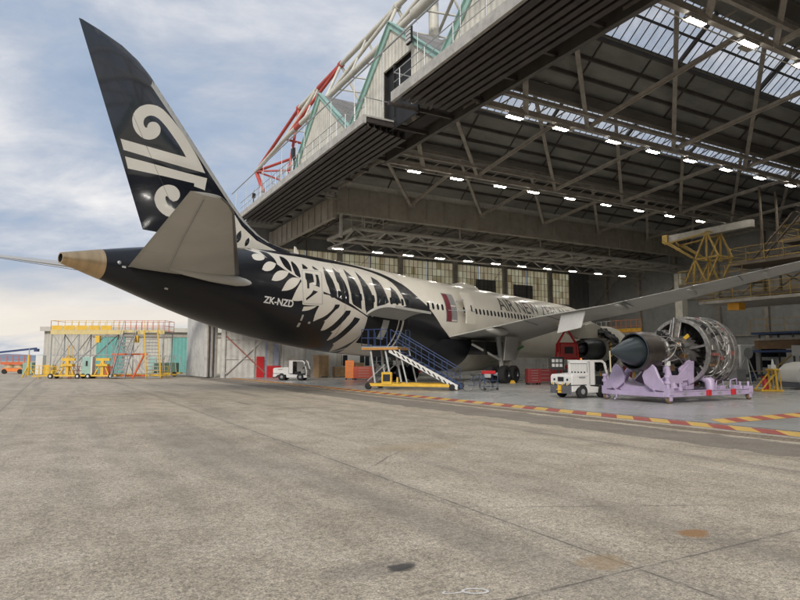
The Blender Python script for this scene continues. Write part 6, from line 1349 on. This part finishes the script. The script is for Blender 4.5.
# yellow towing dollies
def dolly(x,label,w_=3.6):
    r=empty('towing_dolly',Vector((x,59.8,0)),R(0),label,'dolly','yellow towing dollies'); 
    q=MB(); q.bb(-w_/2,w_/2,-.5,.5,.22,.36); q.beam((-w_/2,0,.3),(-w_/2-1.6,0,.2),.08,.08); q.build('chassis','pale_y',r)
    for xx in (-w_/2+.5,w_/2-.5): 
        for y in (-.55,.55): q=MB(); q.lathe([(-.07,.0),(-.07,.24),(.07,.24),(.07,0)],(xx,y,.24),(0,1,0),16); wq=q.build('wheel','rubber',r); q=MB(); q.lathe([(-.075,.0),(-.075,.12),(.075,.12),(.075,0)],(xx,y,.24),(0,1,0),12); q.build('rim','white',wq)
    q=MB(); q.beam((0,0,.36),(0,0,1.9),.22,.3); q.beam((-.6,0,1.85),(.7,0,1.85),.2,.25); q.beam((.6,0,.4),(.1,0,1.6),.1,.1); q.beam((-.7,-.1,.4),(-.1,-.1,1.5),.1,.1); q.bb(-.5,.6,-.3,.3,1.2,1.4); q.build('jack_column','pale_y',r); return r
dolly(-32.3,'yellow wheeled dolly with a jack column, left of the teal door')
dolly(-28.9,'long yellow wheeled dolly in front of the first stair',3.2)
q=None
yp=empty('yellow_jack',Vector((-36.4,60.3,0)),0,'slim yellow aircraft jack standing at the left end of the docking stand','jack')
q=MB(); q.tube([(0,0,.3),(0,0,2.3)],[.16,.1],8); 
for g in (.3,2.4,4.5): q.beam((0,0,1.3),(.7*math.cos(g),.7*math.sin(g),.1),.08,.08)
q.build('tripod','pale_y',yp); q=MB(); q.tube([(0,0,2.3),(0,0,2.9)],.05,8); q.build('ram','galv',yp)
tcab=empty('teal_cabinet',Vector((-30.7,60.6,0)),0,'slim teal cabinet with a white edge in front of the first teal door','cabinet')
q=MB(); q.bb(-.45,.4,-.3,.3,.05,2.1); q.build('cabinet','teal',tcab,bevel=.02); q=MB(); q.bb(.4,.55,-.3,.3,.05,2.1); q.build('edge_post','white',tcab); q=MB(); q.bb(-.1,.1,-.32,-.3,1.2,1.7); q.build('vent','black',tcab)
sl_=empty('scissor_lift',Vector((-50.6,81,0)),R(3),'orange scissor lift with a folded stack and railed basket at the far left','scissor lift')
q=MB(); q.bb(-1.3,1.3,-.7,.7,.3,.75); q.build('chassis','orange',sl_,bevel=.03)
q=MB()
for z in (.8,1.0): 
    for y in (-.5,.5): q.beam((-1.1,y,z),(1.1,y,z+.18),.08,.1); q.beam((-1.1,y,z+.18),(1.1,y,z),.08,.1)
q.build('scissor_stack',mat('lift_cream',(.6,.45,.25),.6),sl_)
q=MB(); q.bb(-1.5,1.5,-.75,.75,1.22,1.5); q.build('platform','pale_r',sl_); q=MB(); guard(q,(-1.5,-.75,1.45),(1.5,-.75,1.45),.95,4); guard(q,(-1.5,.75,1.45),(1.5,.75,1.45),.95,4); q.build('basket_rail','pale_r',sl_)
for x in (-1,1): q=MB(); q.lathe([(-.12,0),(-.12,.32),(.12,.32),(.12,0)],(x,-.65,.32),(0,1,0),16); q.build('wheel','rubber',sl_)
bl=empty('boom_lift',Vector((-64,88,0)),0,'long dark blue lifting boom reaching up to the right from the far left edge','boom lift')
q=MB(); q.beam((0,0,2.2),(12.5,-1,3.45),.18,.26); q.build('boom','blue',bl); q=MB(); q.bb(-2,1,-1.1,1.1,.5,1.8); q.build('chassis','blue',bl,bevel=.05); 
for x in (-1.4,.5): q=MB(); q.lathe([(-.2,0),(-.2,.5),(.2,.5),(.2,0)],(x,-1.0,.5),(0,1,0),16); q.build('wheel','rubber',bl)
q=MB(); q.bb(12.3,12.8,-1.3,-.8,3.0,3.4); q.build('basket','blue',bl)
gc=empty('generator_cart',Vector((-25.6,67.5,0)),R(5),'green generator cart with white pipes between the docking stand and the door leaves','generator')
q=MB(); q.bb(-1.2,1.2,-.5,.5,.45,1.5); q.build('housing',mat('dull_green',(.12,.22,.15),.6,0,.2,2),gc,bevel=.04); q=MB(); q.bb(-1.6,1.6,-.55,.55,.3,.45); q.build('chassis','pale_y',gc)
for x in (-1,1): q=MB(); q.lathe([(-.08,0),(-.08,.26),(.08,.26),(.08,0)],(x,-.5,.26),(0,1,0),16); q.build('wheel','rubber',gc)
q=MB(); 
for k in range(4): q.tube([(-.8+k*.5,-.2,1.5),(-.6+k*.5,-.3,2.3),(-.2+k*.6,-.5,2.1),(0+k*.6,-.6,.5)],.04,6)
q.build('pipe','white',gc)
wd=empty('waste_bins',Vector((-45.6,77,0)),0,'pale green and white equipment boxes right of the orange scissor lift','equipment boxes')
q=MB(); q.bb(-1.4,-.2,-.4,.4,.02,1.5); q.build('green_box',mat('pale_green_box',(.25,.38,.30),.6),wd,bevel=.03); q=MB(); q.bb(.2,1.1,-.4,.4,.02,2.4); q.build('white_box','white',wd,bevel=.03); q=MB(); q.bb(1.3,2.4,-.4,.4,.02,1.2); q.build('yellow_box','pale_y',wd,bevel=.03)

# ---------------- more workshop clutter deep in the hangar
def bench(loc,rz,L_,label,top='wood',leg='blue',seed=1):
    r=empty('workbench',loc,rz,label,'workbench','workbenches along the hangar back'); random.seed(seed)
    q=MB(); q.bb(-L_/2,L_/2,-.4,.4,.86,.92); q.build('bench_top',top,r)
    for x in (-L_/2+.1,L_/2-.1):
        for y in (-.34,.34): q=MB(); q.bb(x-.03,x+.03,y-.03,y+.03,0.01,.86); q.build('leg',leg,r)
    q=MB(); q.bb(-L_/2+.1,L_/2-.1,-.3,.3,.25,.29); q.build('shelf','grey',r)
    for k in range(int(L_*1.6)):
        x=-L_/2+.3+k*.6; z=random.choice((.92,.29)); q=MB(); q.bb(x-.15,x+.17,-.2,.2,z,z+random.uniform(.12,.4)); q.build('parts_bin',random.choice(('grey','red','blue','yellow','white','wood')),r,bevel=.01)
    return r
bench(hw(33.5,4.0),HR+PI/2,4.2,'long workbench with bins behind the right side of the removed engine','wood','blue',3)
bench(hw(34.5,-1.5),HR+PI/2,3.0,'shorter workbench with bins behind the yellow floor stand','galv','blue',9)
bench(hw(30,22.5),HR,3.2,'workbench with coloured bins under the jet nose side','wood','grey',5)
cart(hw(27,13.5),HR,(1.3,.7,1.3),'dark red tool cabinet behind the tow tractor cab','tool_cabinet',mat('deep_red',(.28,.03,.03),.5,0,.1,2),group='tool cabinets on the hangar floor')
cart(hw(22.5,16.2),HR,(1.0,.6,1.0),'grey tool cabinet beyond the main landing gear','tool_cabinet','grey',group='tool cabinets on the hangar floor',rows=4)
for i,(b,a,h,lab) in enumerate(((35.2,9.3,1.9,'tall white storage locker beside the service cabin'),(35.4,12.2,1.5,'short white storage locker left of the tall one'),(33.6,15.2,2.1,'white storage locker standing behind the wing engine'))):
    r=empty('storage_locker',hw(b,a),HR+PI/2+.1*i,lab,'locker','white storage lockers'); q=MB(); q.bb(-.6,.6,-.3,.3,.08,h); q.build('cabinet','white',r,bevel=.015)
    for x in (-.3,.3): q=MB(); q.bb(x-.27,x+.27,-.325,-.30,.14,h-.05); d_=q.build('door','grey' if i==1 else 'white',r,bevel=.006); q=MB(); q.bb(x-.02+.2*(-1 if x>0 else 1),x+.02+.2*(-1 if x>0 else 1),-.35,-.325,h*.5,h*.5+.15); q.build('handle','black',d_)
    q=MB(); q.bb(-.58,.58,-.28,.28,0,.08); q.build('plinth','black',r)
lo=empty('work_light_tower',hw(26,20),0,'slim yellow work light tower behind the main landing gear','work light')
q=MB(); q.tube([(0,0,.2),(0,0,2.6)],.04,6); 
for g in (0,2.1,4.2): q.tube([(0,0,.5),(.6*math.cos(g),.6*math.sin(g),.02)],.025,6)
q.build('tripod','yellow',lo); q=MB(); q.bb(-.3,.3,-.06,.06,2.55,2.8); q.build('lamp_head','black',lo)

# more airfield clutter at the far left
def barrier(x,y,rz,label,m):
    r=empty('guard_barrier',Vector((x,y,0)),R(rz),label,'barrier','railed barriers by the docking stand')
    q=MB()
    for k in range(5): q.tube([(-1.1+k*.55,0,.05),(-1.1+k*.55,0,1.15)],.03,6)
    for z in (.3,.72,1.15): q.tube([(-1.1,0,z),(1.1,0,z)],.03,6)
    q.build('frame',m,r)
    for xx in (-1,1): q=MB(); q.bb(xx-.05,xx+.05,-.35,.35,0,.06); q.build('foot',m,r)
barrier(-34.6,61.0,4,'yellow tube barrier under the left bay of the docking stand','pale_y')
barrier(-31.9,61.2,-6,'orange tube barrier under the middle of the docking stand','pale_r')
barrier(-29.6,61.3,3,'orange tube barrier left of the first stair','pale_r')
barrier(-24.6,62.5,-3,'yellow tube barrier right of the second stair','pale_y')
barrier(-43.4,74,5,'yellow tube barrier beside the pale equipment boxes','pale_y')
ll=empty('platform_ladder',Vector((-33.2,60.9,0)),R(0),'yellow wheeled ladder stand in front of the left lattice bay','ladder')
q=MB()
for y in (-.35,.35):
    q.tube([(-.9,y,.1),(.5,y,2.3)],.04,6); q.tube([(.9,y,.1),(.5,y,2.3)],.04,6); q.tube([(.5,y,2.3),(.5,y,3.2)],.03,6)
q.build('frame','pale_y',ll); q=MB()
for k in range(8): t_=(k+.5)/8; q.bb(-.9+1.4*t_-.1,-.9+1.4*t_+.1,-.35,.35,.1+2.2*t_-.02,.1+2.2*t_+.02)
q.build('treads','grey',ll)
